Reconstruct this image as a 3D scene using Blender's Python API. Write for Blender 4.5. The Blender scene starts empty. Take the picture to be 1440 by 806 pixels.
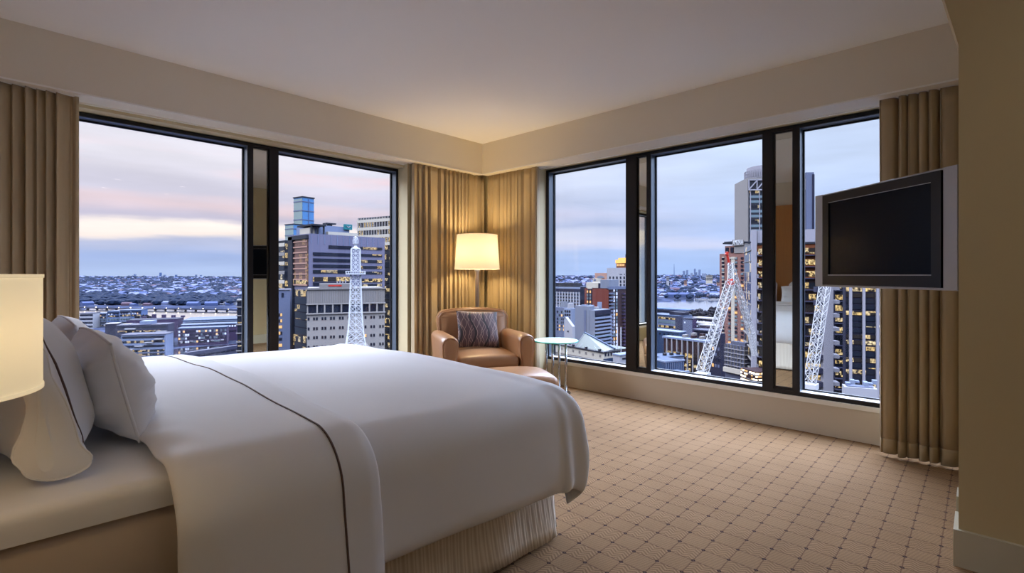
import bpy, bmesh, math, random
from mathutils import Vector, noise
random.seed(7)
sc = bpy.context.scene
COL = sc.collection
PI = math.pi
R_ = math.radians

# ------------------------------------------------------------------ camera
CX, HY, FPX, CH = 720.0, 386.5, 703.0, 1.2
FW = Vector((0.729, 0.6845, 0)); RT = Vector((0.6845, -0.729, 0))
cam = bpy.data.cameras.new('camera'); camo = bpy.data.objects.new('camera', cam)
COL.objects.link(camo)
camo.location = (0, 0, CH)
camo.rotation_euler = (R_(90), 0, math.atan2(FW.y, FW.x) - PI / 2)
cam.sensor_width = 36; cam.lens = FPX / 1440 * 36
cam.shift_y = -(403 - HY) / 1440
cam.clip_start = 0.02; cam.clip_end = 40000
sc.camera = camo

def ray(px):
    return FW + RT * ((px - CX) / FPX)
def at(px, py, d):
    p = ray(px) * d
    return Vector((p.x, p.y, CH - (py - HY) * d / FPX))
def zat(py, d):
    return CH - (py - HY) * d / FPX
def on_x(px, X):      # Y where the sight line of column px meets the plane x = X
    r = ray(px); return X * r.y / r.x
def on_y(px, Y):
    r = ray(px); return Y * r.x / r.y

# ------------------------------------------------------------------ colour and materials
def lin(c):
    c = c / 255.0
    return c / 12.92 if c <= 0.04045 else ((c + 0.055) / 1.055) ** 2.4
def rgb(r, g, b):
    return (lin(r), lin(g), lin(b), 1)

def new_mat(name):
    m = bpy.data.materials.new(name); m.use_nodes = True
    nt = m.node_tree
    for n in list(nt.nodes): nt.nodes.remove(n)
    return m, nt, nt.nodes, nt.links

def N(nt, typ, **kw):
    n = nt.nodes.new(typ)
    for k, v in kw.items():
        if k.startswith('i_'):
            n.inputs[k[2:].replace('_', ' ')].default_value = v
        else:
            setattr(n, k, v)
    return n

def mathn(nt, op, a, b=None, c=None, clamp=False):
    n = nt.nodes.new('ShaderNodeMath'); n.operation = op; n.use_clamp = clamp
    for i, v in enumerate((a, b, c)):
        if v is None: continue
        if isinstance(v, (int, float)): n.inputs[i].default_value = v
        else: nt.links.new(v, n.inputs[i])
    return n.outputs[0]

def mixc(nt, fac, a, b):
    n = nt.nodes.new('ShaderNodeMix'); n.data_type = 'RGBA'
    for i, v in ((0, fac), (6, a), (7, b)):
        if isinstance(v, (int, float, tuple)): n.inputs[i].default_value = v
        else: nt.links.new(v, n.inputs[i])
    return n.outputs[2]

def mat(name, col, rough=0.6, metal=0.0, noise_amt=0.0, noise_scale=20.0, bump=0.0, bump_scale=200.0,
        sheen=0.0, coat=0.0, spec=0.5, stretch=None, emit=None, emit_s=0.0):
    m, nt, ns, ln = new_mat(name)
    out = N(nt, 'ShaderNodeOutputMaterial'); b = N(nt, 'ShaderNodeBsdfPrincipled')
    ln.new(b.outputs[0], out.inputs[0])
    b.inputs['Base Color'].default_value = col
    b.inputs['Roughness'].default_value = rough
    b.inputs['Metallic'].default_value = metal
    b.inputs['Specular IOR Level'].default_value = spec
    if sheen: b.inputs['Sheen Weight'].default_value = sheen
    if coat: b.inputs['Coat Weight'].default_value = coat
    if emit: b.inputs['Emission Color'].default_value = emit; b.inputs['Emission Strength'].default_value = emit_s
    if noise_amt or bump:
        tc = N(nt, 'ShaderNodeTexCoord'); src = tc.outputs['Object']
        if stretch:
            mp = N(nt, 'ShaderNodeMapping'); mp.inputs['Scale'].default_value = stretch
            ln.new(src, mp.inputs[0]); src = mp.outputs[0]
    if noise_amt:
        nz = N(nt, 'ShaderNodeTexNoise'); nz.inputs['Scale'].default_value = noise_scale; nz.inputs['Detail'].default_value = 4
        ln.new(src, nz.inputs['Vector'])
        f = mathn(nt, 'MULTIPLY_ADD', nz.outputs[0], 2 * noise_amt, 1 - noise_amt)
        mx = N(nt, 'ShaderNodeVectorMath', operation='SCALE'); mx.inputs[0].default_value = col[:3]
        ln.new(f, mx.inputs['Scale']); ln.new(mx.outputs[0], b.inputs['Base Color'])
    if bump:
        n2 = N(nt, 'ShaderNodeTexNoise'); n2.inputs['Scale'].default_value = bump_scale; n2.inputs['Detail'].default_value = 3
        ln.new(src, n2.inputs['Vector'])
        bp = N(nt, 'ShaderNodeBump'); bp.inputs['Strength'].default_value = bump; bp.inputs['Distance'].default_value = 0.002
        ln.new(n2.outputs[0], bp.inputs['Height']); ln.new(bp.outputs[0], b.inputs['Normal'])
    return m

def mat_glass(name, tint=(0.97, 0.985, 0.98, 1), amount=1.0, frost=0.0):
    m, nt, ns, ln = new_mat(name)
    out = N(nt, 'ShaderNodeOutputMaterial')
    t = N(nt, 'ShaderNodeBsdfTransparent'); t.inputs[0].default_value = tint
    g = N(nt, 'ShaderNodeBsdfGlossy'); g.inputs['Roughness'].default_value = 0.0
    fr = N(nt, 'ShaderNodeFresnel'); fr.inputs[0].default_value = 1.45
    f = mathn(nt, 'MULTIPLY', fr.outputs[0], amount, clamp=True)
    mx = N(nt, 'ShaderNodeMixShader')
    ln.new(f, mx.inputs[0]); ln.new(t.outputs[0], mx.inputs[1]); ln.new(g.outputs[0], mx.inputs[2])
    if frost:
        df = N(nt, 'ShaderNodeBsdfDiffuse'); df.inputs[0].default_value = (.82, .93, .90, 1)
        m2 = N(nt, 'ShaderNodeMixShader'); m2.inputs[0].default_value = frost
        ln.new(mx.outputs[0], m2.inputs[1]); ln.new(df.outputs[0], m2.inputs[2]); mx = m2
    ln.new(mx.outputs[0], out.inputs[0])
    return m

def mat_shade(name, col, trans=0.55, glow=0.0, gcol=(1, .8, .5, 1)):
    m, nt, ns, ln = new_mat(name)
    out = N(nt, 'ShaderNodeOutputMaterial')
    d = N(nt, 'ShaderNodeBsdfDiffuse'); d.inputs[0].default_value = col
    t = N(nt, 'ShaderNodeBsdfTranslucent'); t.inputs[0].default_value = col
    mx = N(nt, 'ShaderNodeMixShader'); mx.inputs[0].default_value = trans
    ln.new(d.outputs[0], mx.inputs[1]); ln.new(t.outputs[0], mx.inputs[2])
    em = N(nt, 'ShaderNodeEmission'); em.inputs[0].default_value = gcol; em.inputs[1].default_value = glow
    ad = N(nt, 'ShaderNodeAddShader'); ln.new(mx.outputs[0], ad.inputs[0]); ln.new(em.outputs[0], ad.inputs[1]); ln.new(ad.outputs[0], out.inputs[0])
    tc = N(nt, 'ShaderNodeTexCoord'); nz = N(nt, 'ShaderNodeTexNoise'); nz.inputs['Scale'].default_value = 400
    ln.new(tc.outputs['Object'], nz.inputs['Vector'])
    bp = N(nt, 'ShaderNodeBump'); bp.inputs['Strength'].default_value = 0.15; bp.inputs['Distance'].default_value = 0.001
    ln.new(nz.outputs[0], bp.inputs['Height']); ln.new(bp.outputs[0], d.inputs['Normal'])
    return m

def mat_lit(name, base, cw, ch, thr, warm, strength, rough=0.15, second=None):
    """window glass: some rooms behind it have their lamps on (one random value per bay and storey)"""
    m, nt, ns, ln = new_mat(name)
    out = N(nt, 'ShaderNodeOutputMaterial'); b = N(nt, 'ShaderNodeBsdfPrincipled')
    ln.new(b.outputs[0], out.inputs[0])
    b.inputs['Base Color'].default_value = base; b.inputs['Roughness'].default_value = rough; b.inputs['Specular IOR Level'].default_value = .15
    tc = N(nt, 'ShaderNodeTexCoord')
    oi = N(nt, 'ShaderNodeObjectInfo')
    sep = N(nt, 'ShaderNodeSeparateXYZ'); ln.new(tc.outputs['Object'], sep.inputs[0])
    cmb = N(nt, 'ShaderNodeCombineXYZ')
    ln.new(mathn(nt, 'FLOOR', mathn(nt, 'DIVIDE', sep.outputs[0], cw)), cmb.inputs[0])
    ln.new(mathn(nt, 'FLOOR', mathn(nt, 'DIVIDE', sep.outputs[1], cw)), cmb.inputs[1])
    ln.new(mathn(nt, 'FLOOR', mathn(nt, 'DIVIDE', sep.outputs[2], ch)), cmb.inputs[2])
    wn = N(nt, 'ShaderNodeTexWhiteNoise'); wn.noise_dimensions = '4D'
    ln.new(cmb.outputs[0], wn.inputs['Vector']); ln.new(oi.outputs['Random'], wn.inputs['W'])
    on = mathn(nt, 'GREATER_THAN', wn.outputs[0], thr)
    nz = N(nt, 'ShaderNodeTexNoise'); nz.inputs['Scale'].default_value = 2.0; nz.inputs['Detail'].default_value = 3; ln.new(tc.outputs['Object'], nz.inputs['Vector'])
    amp = mathn(nt, 'MULTIPLY', on, mathn(nt, 'MULTIPLY_ADD', nz.outputs[0], 3.2 * strength, -1.2 * strength, clamp=False))
    amp = mathn(nt, 'MAXIMUM', amp, 0.0)
    ln.new(amp, b.inputs['Emission Strength'])
    wn2 = N(nt, 'ShaderNodeSeparateColor'); ln.new(wn.outputs[1], wn2.inputs[0])
    c = mixc(nt, wn2.outputs[1], warm, second or warm)
    ln.new(c, b.inputs['Emission Color'])
    return m

# ------------------------------------------------------------------ mesh building
class MB:
    def __init__(s): s.v = []; s.f = []
    def add(s, vs, fs):
        o = len(s.v); s.v += [tuple(v) for v in vs]; s.f += [tuple(i + o for i in f) for f in fs]; return s
    def box(s, x0, x1, y0, y1, z0, z1):
        return s.add([(x0, y0, z0), (x1, y0, z0), (x1, y1, z0), (x0, y1, z0), (x0, y0, z1), (x1, y0, z1), (x1, y1, z1), (x0, y1, z1)],
                     [(0, 3, 2, 1), (4, 5, 6, 7), (0, 1, 5, 4), (1, 2, 6, 5), (2, 3, 7, 6), (3, 0, 4, 7)])
    def prism(s, pts, axis, a, b):
        """polygon pts (2D) extruded along an axis from a to b"""
        n = len(pts)
        def P(p, t):
            return {'x': (t, p[0], p[1]), 'y': (p[0], t, p[1]), 'z': (p[0], p[1], t)}[axis]
        vs = [P(p, a) for p in pts] + [P(p, b) for p in pts]
        fs = [tuple(range(n))[::-1], tuple(range(n, 2 * n))] + [(i, (i + 1) % n, n + (i + 1) % n, n + i) for i in range(n)]
        return s.add(vs, fs)
    def bar(s, p, q, w, w2=None):
        p = Vector(p); q = Vector(q); d = (q - p)
        if d.length < 1e-6: return s
        d.normalize(); up = Vector((0, 0, 1)) if abs(d.z) < 0.9 else Vector((1, 0, 0))
        a = d.cross(up).normalized() * w / 2; b = d.cross(a).normalized() * (w2 or w) / 2
        vs = [p - a - b, p + a - b, p + a + b, p - a + b, q - a - b, q + a - b, q + a + b, q - a + b]
        return s.add(vs, [(0, 3, 2, 1), (4, 5, 6, 7), (0, 1, 5, 4), (1, 2, 6, 5), (2, 3, 7, 6), (3, 0, 4, 7)])
    def tube(s, pts, r, n=8, closed=False):
        pts = [Vector(p) for p in pts]; rings = []
        for i, p in enumerate(pts):
            a = pts[i - 1] if (i > 0 or closed) else p
            b = pts[(i + 1) % len(pts)] if (i < len(pts) - 1 or closed) else p
            d = (b - a).normalized()
            up = Vector((0, 0, 1)) if abs(d.z) < 0.95 else Vector((1, 0, 0))
            u = d.cross(up).normalized(); w = d.cross(u)
            rr = r[i] if isinstance(r, (list, tuple)) else r
            rings.append([p + u * (rr * math.cos(2 * PI * k / n)) + w * (rr * math.sin(2 * PI * k / n)) for k in range(n)])
        vs = [v for ring in rings for v in ring]; fs = []
        m = len(pts)
        for i in range(m if closed else m - 1):
            j = (i + 1) % m
            for k in range(n):
                fs.append((i * n + k, i * n + (k + 1) % n, j * n + (k + 1) % n, j * n + k))
        if not closed: fs += [tuple(range(n))[::-1], tuple(range((m - 1) * n, m * n))]
        return s.add(vs, fs)
    def lathe(s, prof, c=(0, 0), n=40, caps=True):
        vs = []; fs = []
        for (r, z) in prof:
            for k in range(n):
                vs.append((c[0] + r * math.cos(2 * PI * k / n), c[1] + r * math.sin(2 * PI * k / n), z))
        for i in range(len(prof) - 1):
            for k in range(n):
                fs.append((i * n + k, i * n + (k + 1) % n, (i + 1) * n + (k + 1) % n, (i + 1) * n + k))
        if caps: fs += [tuple(range(n))[::-1], tuple(range((len(prof) - 1) * n, len(prof) * n))]
        return s.add(vs, fs)
    def grid(s, rows, wrap=False):
        n = len(rows[0]); vs = [v for r in rows for v in r]; fs = []
        for i in range(len(rows) - 1):
            for k in range(n if wrap else n - 1):
                fs.append((i * n + k, i * n + (k + 1) % n, (i + 1) * n + (k + 1) % n, (i + 1) * n + k))
        return s.add(vs, fs)
    def rbox(s, x0, x1, y0, y1, z0, z1, r, seg=4, fn=None, cuts=0):
        bm = bmesh.new()
        q = MB().box(x0, x1, y0, y1, z0, z1)
        vv = [bm.verts.new(v) for v in q.v]
        for f in q.f: bm.faces.new([vv[i] for i in f])
        bmesh.ops.bevel(bm, geom=bm.edges[:], offset=r, segments=seg, profile=0.5, affect='EDGES')
        if cuts:
            ed = [e for e in bm.edges if e.calc_length() > r * 3]
            bmesh.ops.subdivide_edges(bm, edges=ed, cuts=cuts, use_grid_fill=True)
        bm.verts.index_update()
        vs = [tuple(v.co) for v in bm.verts]
        if fn: vs = [tuple(fn(Vector(v))) for v in vs]
        s.add(vs, [tuple(v.index for v in f.verts) for f in bm.faces]); bm.free()
        return s
    def build(s, name, m, parent=None, smooth=False, loc=None, fix=True):
        me = bpy.data.meshes.new(name); me.from_pydata(s.v, [], s.f)
        if fix:
            bm = bmesh.new(); bm.from_mesh(me); bmesh.ops.recalc_face_normals(bm, faces=bm.faces[:]); bm.to_mesh(me); bm.free()
        if m: me.materials.append(m)
        if smooth:
            me.polygons.foreach_set('use_smooth', [True] * len(me.polygons))
        o = bpy.data.objects.new(name, me); COL.objects.link(o)
        if parent: o.parent = parent
        if loc is not None: o.location = loc
        return o

def smooth_angle(o, deg=40):
    me = o.data
    me.polygons.foreach_set('use_smooth', [True] * len(me.polygons))
    bm = bmesh.new(); bm.from_mesh(me)
    for e in bm.edges:
        if len(e.link_faces) == 2 and e.calc_face_angle(0) > R_(deg): e.smooth = False
    bm.to_mesh(me); bm.free()
    return o

def tag(o, label=None, cat=None, group=None, kind=None):
    if label: o['label'] = label
    if cat: o['category'] = cat
    if group: o['group'] = group
    if kind: o['kind'] = kind
    return o
def empty(name, loc=(0, 0, 0), rz=0.0):
    o = bpy.data.objects.new(name, None); COL.objects.link(o)
    o.location = loc; o.rotation_euler = (0, 0, rz); o.empty_display_size = 0.1
    return o
def dup(root, loc=None, rz=None, label=None, sy=None):
    r = root.copy(); COL.objects.link(r)
    if loc is not None: r.location = loc
    if rz is not None: r.rotation_euler = (0, 0, rz)
    if sy is not None: r.scale = (1, sy, 1)
    if label: r['label'] = label
    for ch in list(root.children):
        c = ch.copy(); COL.objects.link(c); c.parent = r
        for g in list(ch.children):
            d = g.copy(); COL.objects.link(d); d.parent = c
    return r
def lamp_light(name, kind, loc, power, col, size=0.05, rot=None, parent=None, spot=None):
    l = bpy.data.lights.new(name, kind); l.energy = power; l.color = col
    if kind in ('POINT', 'SPOT'): l.shadow_soft_size = size
    if spot: l.spot_size = spot; l.spot_blend = 0.8
    o = bpy.data.objects.new(name, l); COL.objects.link(o); o.location = loc
    if rot: o.rotation_euler = rot
    if parent: o.parent = parent
    return o

P_BED, P_FLOOR, P_FILL, SKY_BOOST, EXPO, CITY = 1.3, 18.0, 3.4, 24.0, 0.46, 0.20
FILL_AT = [(.5, -.7), (1.5, -.7), (2.4, -.7), (.5, -1.8), (1.5, -1.8), (2.4, -1.8)]  # positions of the unseen downlights added as room fill
DBG = False

# ================================================================== ROOM
M = {}
M['wall'] = mat('wall_paint', rgb(196, 182, 146), 0.75, noise_amt=0.02, noise_scale=3, bump=0.08, bump_scale=150)
M['wall2'] = mat('pale_wall_paint', rgb(214, 206, 188), 0.75, noise_amt=0.02, noise_scale=3)
M['pier'] = mat('pier_paint', rgb(198, 182, 142), 0.7, noise_amt=0.02, noise_scale=3, bump=0.08, bump_scale=150)
M['valance'] = mat('pelmet_paint', rgb(224, 214, 194), 0.7, noise_amt=0.015, noise_scale=2)
M['sillwall'] = mat('sill_wall_paint', rgb(204, 192, 172), 0.6, noise_amt=0.015, noise_scale=3)
M['ceil'] = mat('ceiling_paint', rgb(238, 236, 230), 0.85, noise_amt=0.01, noise_scale=2)
M['edge'] = mat('white_edge_trim', rgb(238, 234, 224), 0.4)
M['base'] = mat('baseboard_paint', rgb(196, 190, 168), 0.45)
M['black'] = mat('black_anodised_metal', rgb(30, 29, 32), 0.32, 0.3)
M['reveal'] = mat('grey_reveal_metal', rgb(104, 112, 122), 0.3, 0.55)  # dark frame's reveal greyed: reflected sky put into the metal colour
M['sill'] = mat('white_sill_metal', rgb(240, 242, 246), 0.25)
M['glass'] = mat_glass('window_glass', tint=(1, 1, 1, 1), amount=0.4)
M['mirror'] = mat('narrow_mirror_glass', (0.72, 0.74, 0.68, 1), 0.012, 1.0)

# ---- carpet: tan loop pile woven in a grid with dark knots at the crossings
def carpet():
    m, nt, ns, ln = new_mat('woven_grid_carpet')
    out = N(nt, 'ShaderNodeOutputMaterial'); b = N(nt, 'ShaderNodeBsdfPrincipled'); ln.new(b.outputs[0], out.inputs[0])
    b.inputs['Roughness'].default_value = 0.95; b.inputs['Specular IOR Level'].default_value = 0.15
    tc = N(nt, 'ShaderNodeTexCoord'); sep = N(nt, 'ShaderNodeSeparateXYZ')
    wob = N(nt, 'ShaderNodeTexNoise'); wob.inputs['Scale'].default_value = 30; ln.new(tc.outputs['Object'], wob.inputs['Vector'])
    add = N(nt, 'ShaderNodeVectorMath', operation='MULTIPLY_ADD')
    add.inputs[1].default_value = (0.006, 0.006, 0); ln.new(wob.outputs[1], add.inputs[0]); ln.new(tc.outputs['Object'], add.inputs[2])
    ln.new(add.outputs[0], sep.inputs[0])
    P = 0.1075
    ux = mathn(nt, 'DIVIDE', mathn(nt, 'SUBTRACT', sep.outputs[0], 2.158 - 20 * P + .003), P)
    uy = mathn(nt, 'DIVIDE', mathn(nt, 'SUBTRACT', sep.outputs[1], 1.0977 - 40 * P + .003), P)
    fx = mathn(nt, 'FRACT', ux); fy = mathn(nt, 'FRACT', uy)
    dx = mathn(nt, 'MINIMUM', fx, mathn(nt, 'SUBTRACT', 1.0, fx))
    dy = mathn(nt, 'MINIMUM', fy, mathn(nt, 'SUBTRACT', 1.0, fy))
    lx = mathn(nt, 'LESS_THAN', dx, 0.022); ly = mathn(nt, 'LESS_THAN', dy, 0.022)
    line = mathn(nt, 'MAXIMUM', mathn(nt, 'MULTIPLY', lx, .62), mathn(nt, 'MULTIPLY', ly, .55))
    rad = mathn(nt, 'SQRT', mathn(nt, 'ADD', mathn(nt, 'MULTIPLY', dx, dx), mathn(nt, 'MULTIPLY', dy, dy)))
    dot = mathn(nt, 'LESS_THAN', rad, 0.078)
    core = mathn(nt, 'LESS_THAN', rad, 0.028)
    # chevron weave inside the cells, in every other cell
    par = mathn(nt, 'MODULO', mathn(nt, 'ADD', mathn(nt, 'FLOOR', ux), mathn(nt, 'FLOOR', uy)), 2.0)
    zig = mathn(nt, 'ABSOLUTE', mathn(nt, 'SUBTRACT', mathn(nt, 'FRACT', mathn(nt, 'MULTIPLY', uy, 2.0)), 0.5))
    wv = mathn(nt, 'SINE', mathn(nt, 'MULTIPLY', mathn(nt, 'ADD', ux, mathn(nt, 'MULTIPLY', zig, 0.35)), 2 * PI * 6))
    wv2 = mathn(nt, 'SINE', mathn(nt, 'MULTIPLY', mathn(nt, 'ADD', uy, mathn(nt, 'MULTIPLY', fx, 0.3)), 2 * PI * 8))
    wsel = mathn(nt, 'ADD', mathn(nt, 'MULTIPLY', par, wv), mathn(nt, 'MULTIPLY', mathn(nt, 'SUBTRACT', 1.0, par), mathn(nt, 'MULTIPLY', wv2, 0.35)))
    fine = N(nt, 'ShaderNodeTexNoise'); fine.inputs['Scale'].default_value = 420; fine.inputs['Detail'].default_value = 2
    ln.new(tc.outputs['Object'], fine.inputs['Vector'])
    big = N(nt, 'ShaderNodeTexNoise'); big.inputs['Scale'].default_value = 4; ln.new(tc.outputs['Object'], big.inputs['Vector'])
    tone = mathn(nt, 'ADD', mathn(nt, 'MULTIPLY_ADD', wsel, 0.24, 0.45), mathn(nt, 'MULTIPLY_ADD', fine.outputs[0], 0.7, -0.35))
    tone = mathn(nt, 'ADD', tone, mathn(nt, 'MULTIPLY_ADD', big.outputs[0], 0.3, -0.15), clamp=True)
    c = mixc(nt, tone, rgb(108, 82, 56), rgb(176, 143, 107))
    c = mixc(nt, line, c, rgb(84, 56, 48))
    c = mixc(nt, mathn(nt, 'MULTIPLY', dot, 0.92), c, rgb(46, 30, 34))
    c = mixc(nt, mathn(nt, 'MULTIPLY', core, 0.5), c, rgb(140, 110, 90))
    ln.new(c, b.inputs['Base Color'])
    bp = N(nt, 'ShaderNodeBump'); bp.inputs['Strength'].default_value = 0.5; bp.inputs['Distance'].default_value = 0.004
    ln.new(tone, bp.inputs['Height']); ln.new(bp.outputs[0], b.inputs['Normal'])
    return m
M['carpet'] = carpet()

XW, YW = 4.32, 4.548            # faces below the sills
XP, YP = 4.205, 4.395           # faces of the corner pier
XF, YF = 4.33, 4.558            # inner faces of the window frames
GX, GY = 4.42, 4.648            # glass
H = 2.72
X0, Y0 = -0.35, -2.6
LWX0, LWX1 = 0.0, 3.072         # left window span
RWY0, RWY1 = 0.06, on_x(768, XF)
SZ = 0.263
LT, RTOP = 2.330, 2.363

def struct(o, label, cat): return tag(o, label, cat, kind='structure')

struct(MB().box(X0 - .2, 4.46, Y0 - .2, 4.69, -0.25, 0).build('floor', M['carpet']), 'tan patterned carpet floor of the bedroom', 'floor')
struct(MB().box(X0 - .2, 4.46, Y0 - .2, 4.69, H, H + .25).build('ceiling', M['ceil']), 'plain off white bedroom ceiling', 'ceiling')
w = MB()
w.box(X0 - .2, LWX0, YP, YF + .11, 0, H)                 # left of the window
w.box(LWX1, XF + .11, YP, YF + .11, 0, H)                     # corner pier
w.box(LWX0, LWX1, YW, YF + .11, 0, SZ)              # below the sill
w.box(LWX0, LWX1, YP + .055, YF + .11, LT + .006, H)  # head
struct(w.build('wall_left', M['wall']), 'beige wall around the left window', 'wall')
w = MB()
w.box(XP, XF + .11, RWY1, YP, 0, H)
w.box(XP + .045, XF + .11, RWY0, RWY1, RTOP + .008, H)
w.box(XW, XF + .11, -0.4, RWY0, 0, H)
w.box(4.0, 4.44, Y0, -.4, 0, H)
struct(w.build('wall_right', M['wall']), 'beige wall around the right window', 'wall')
w = MB().box(XW, XF + .11, RWY0, RWY1, 0, SZ)
struct(w.build('trim_5', M['sillwall']), 'cream apron panel under the right window', 'wall panel')
w = MB().box(XW - .006, XW + .012, RWY0, RWY1, SZ - .034, SZ)
struct(w.build('trim_6', M['edge']), 'pale sill edge strip along the right window', 'sill')
w = MB().box(LWX0, LWX1, YW - .006, YW + .012, SZ - .034, SZ)
struct(w.build('trim_7', M['edge']), 'pale sill edge strip along the left window', 'sill')
struct(MB().box(X0 - .2, X0, Y0, YP, 0, H).build('wall_head', M['wall2']), 'beige wall behind the bed', 'wall')
struct(MB().box(X0 - .2, 4.0, Y0 - .2, Y0, 0, H).build('wall_back', M['wall2']), 'beige wall behind the camera', 'wall')
# the pier on the right of the picture and the return wall behind the television
PXC, PYC = 2.77, on_x(1348, 2.77)
w = MB().box(PXC, 2.95, Y0, PYC, 0, H).box(2.95, 4.0, Y0, -.06, 0, H)
w.prism([(PYC, 2.15), (PYC + .125, H), (PYC, H)], 'x', PXC + .005, 2.93)
struct(w.build('wall_pier', M['pier']), 'olive beige wall end at the right edge of the picture', 'wall')
w = MB().box(PXC - .018, 2.968, Y0, PYC + .016, 0, .15)
struct(w.build('baseboard_pier', M['base']), 'grey painted baseboard at the foot of the wall end', 'baseboard')
w = MB().box(3.0, 3.13, -.06, .082, 0, .206).box(3.13, 4.0, -.06, -.045, 0, .15)
struct(w.build('baseboard_recess', M['base']), 'pale baseboard block tucked behind the wall end', 'baseboard')

# pelmet all along both window walls, with its soffit
VX, VY, VZ = 4.0, 4.228, 2.366
w = MB()
w.box(X0, VX + .02, VY, VY + .02, VZ, H).box(VX, VX + .02, -.06, VY, VZ, H)
w.box(X0, VX + .02, VY + .02, YP + .055, VZ, VZ + .02).box(VX + .02, XP + .04, -.06, VY + .02, VZ, VZ + .02)
struct(w.build('trim_1', M['valance']), 'deep cream pelmet boxed in along both window walls', 'pelmet')
w = MB()
w.box(X0, VX + .0, VY - .004, VY, VZ - .003, VZ + .007).box(VX - .004, VX, -.06, VY - .004, VZ - .003, VZ + .007)
w.box(LWX0 + .45, LWX1, YP + .04, YP + .055, VZ - .008, VZ + .0).box(XP + .03, XP + .045, .5, RWY1, VZ - .006, VZ + .0)
struct(w.build('trim_2', M['edge']), 'thin white edge strips under the pelmet', 'trim')
# thin corner beads beside the windows
w = MB().box(LWX1 - .004, LWX1 + .03, YP - .012, YP, 0, VZ).box(XP - .012, XP, RWY1 - .004, RWY1 + .03, 0, VZ)
struct(w.build('trim_3', M['wall']), 'corner beads on the window reveals', 'trim')

# ---- windows
def window(name, label, along, cells, ends, zt, mirrors):
    """along: 'x' (left wall) or 'y' (right wall); cells = glass spans, mirrors = narrow mirrored spans"""
    root = struct(empty(name), label, 'window')
    def bx(mb, s0, s1, t0, t1, z0, z1):
        if along == 'x': mb.box(s0, s1, YF + t0, YF + t1, z0, z1)
        else: mb.box(XF + t0, XF + t1, s0, s1, z0, z1)
    zb = SZ + .03; zc = zt - .026
    fr = MB()
    bx(fr, ends[0], ends[1], 0, .13, SZ, zb); bx(fr, ends[0], ends[1], 0, .13, zc, zt)
    solid = sorted(cells + mirrors); pos = ends[0]
    for (a, b) in solid:
        bx(fr, pos, a, 0, .13, zb, zc); pos = b
    bx(fr, pos, ends[1], 0, .13, zb, zc)
    fr.build('window_frame', M['black'], root)
    for (a, b) in cells:
        lin_ = MB(); e = .004
        bx(lin_, a, a + e, .006, .088, zb, zc); bx(lin_, b - e, b, .006, .088, zb, zc); bx(lin_, a + e, b - e, .006, .088, zc - e, zc)
        lin_.build('reveal_liner', M['reveal'], root)
        s = MB(); bx(s, a + e, b - e, .006, .088, zb, zb + e); s.build('sill_liner', M['sill'], root)
        bd = MB(); q = .016
        bx(bd, a, a + q, .088, .104, zb, zc); bx(bd, b - q, b, .088, .104, zb, zc)
        bx(bd, a + q, b - q, .088, .104, zb, zb + q); bx(bd, a + q, b - q, .088, .104, zc - q, zc)
        bd.build('glazing_bead', M['black'], root)
        g = MB(); bx(g, a + q - .002, b - q + .002, .090, .098, zb + q - .002, zc - q + .002)
        g.build('pane', M['glass'], root)
    for (a, b) in mirrors:
        g = MB(); bx(g, a, b, .03, .04, zb, zc)
        p = g.build('mirror_panel', M['mirror'], root); p['label'] = 'narrow mirror panel'
        bd = MB(); q = .008
        bx(bd, a, a + q, .016, .03, zb, zc); bx(bd, b - q, b, .016, .03, zb, zc)
        bx(bd, a + q, b - q, .016, .03, zb, zb + .02); bx(bd, a + q, b - q, .016, .03, zc - .012, zc)
        bd.build('mirror_frame', M['black'], root)
    return root
LX = lambda px: on_y(px, YF)
RY = lambda px: on_x(px, XF)
window('window_1', 'wide left window with a black frame and two panes', 'x',
       [(LWX0 + .03, LX(348.7)), (LX(391.7), LX(557.6))], (LWX0, LWX1), LT, [(LX(355.8), LX(379))])
window('window_2', 'wide right window with a black frame and three panes', 'y',
       [(RWY0 + .03, RY(1123.9)), (RY(1072.2), RY(914.7)), (RY(880), RY(771.2))], (RWY0, RWY1), RTOP,
       [(RY(1115), RY(1087.2)), (RY(909.1), RY(894.8))])

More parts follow.
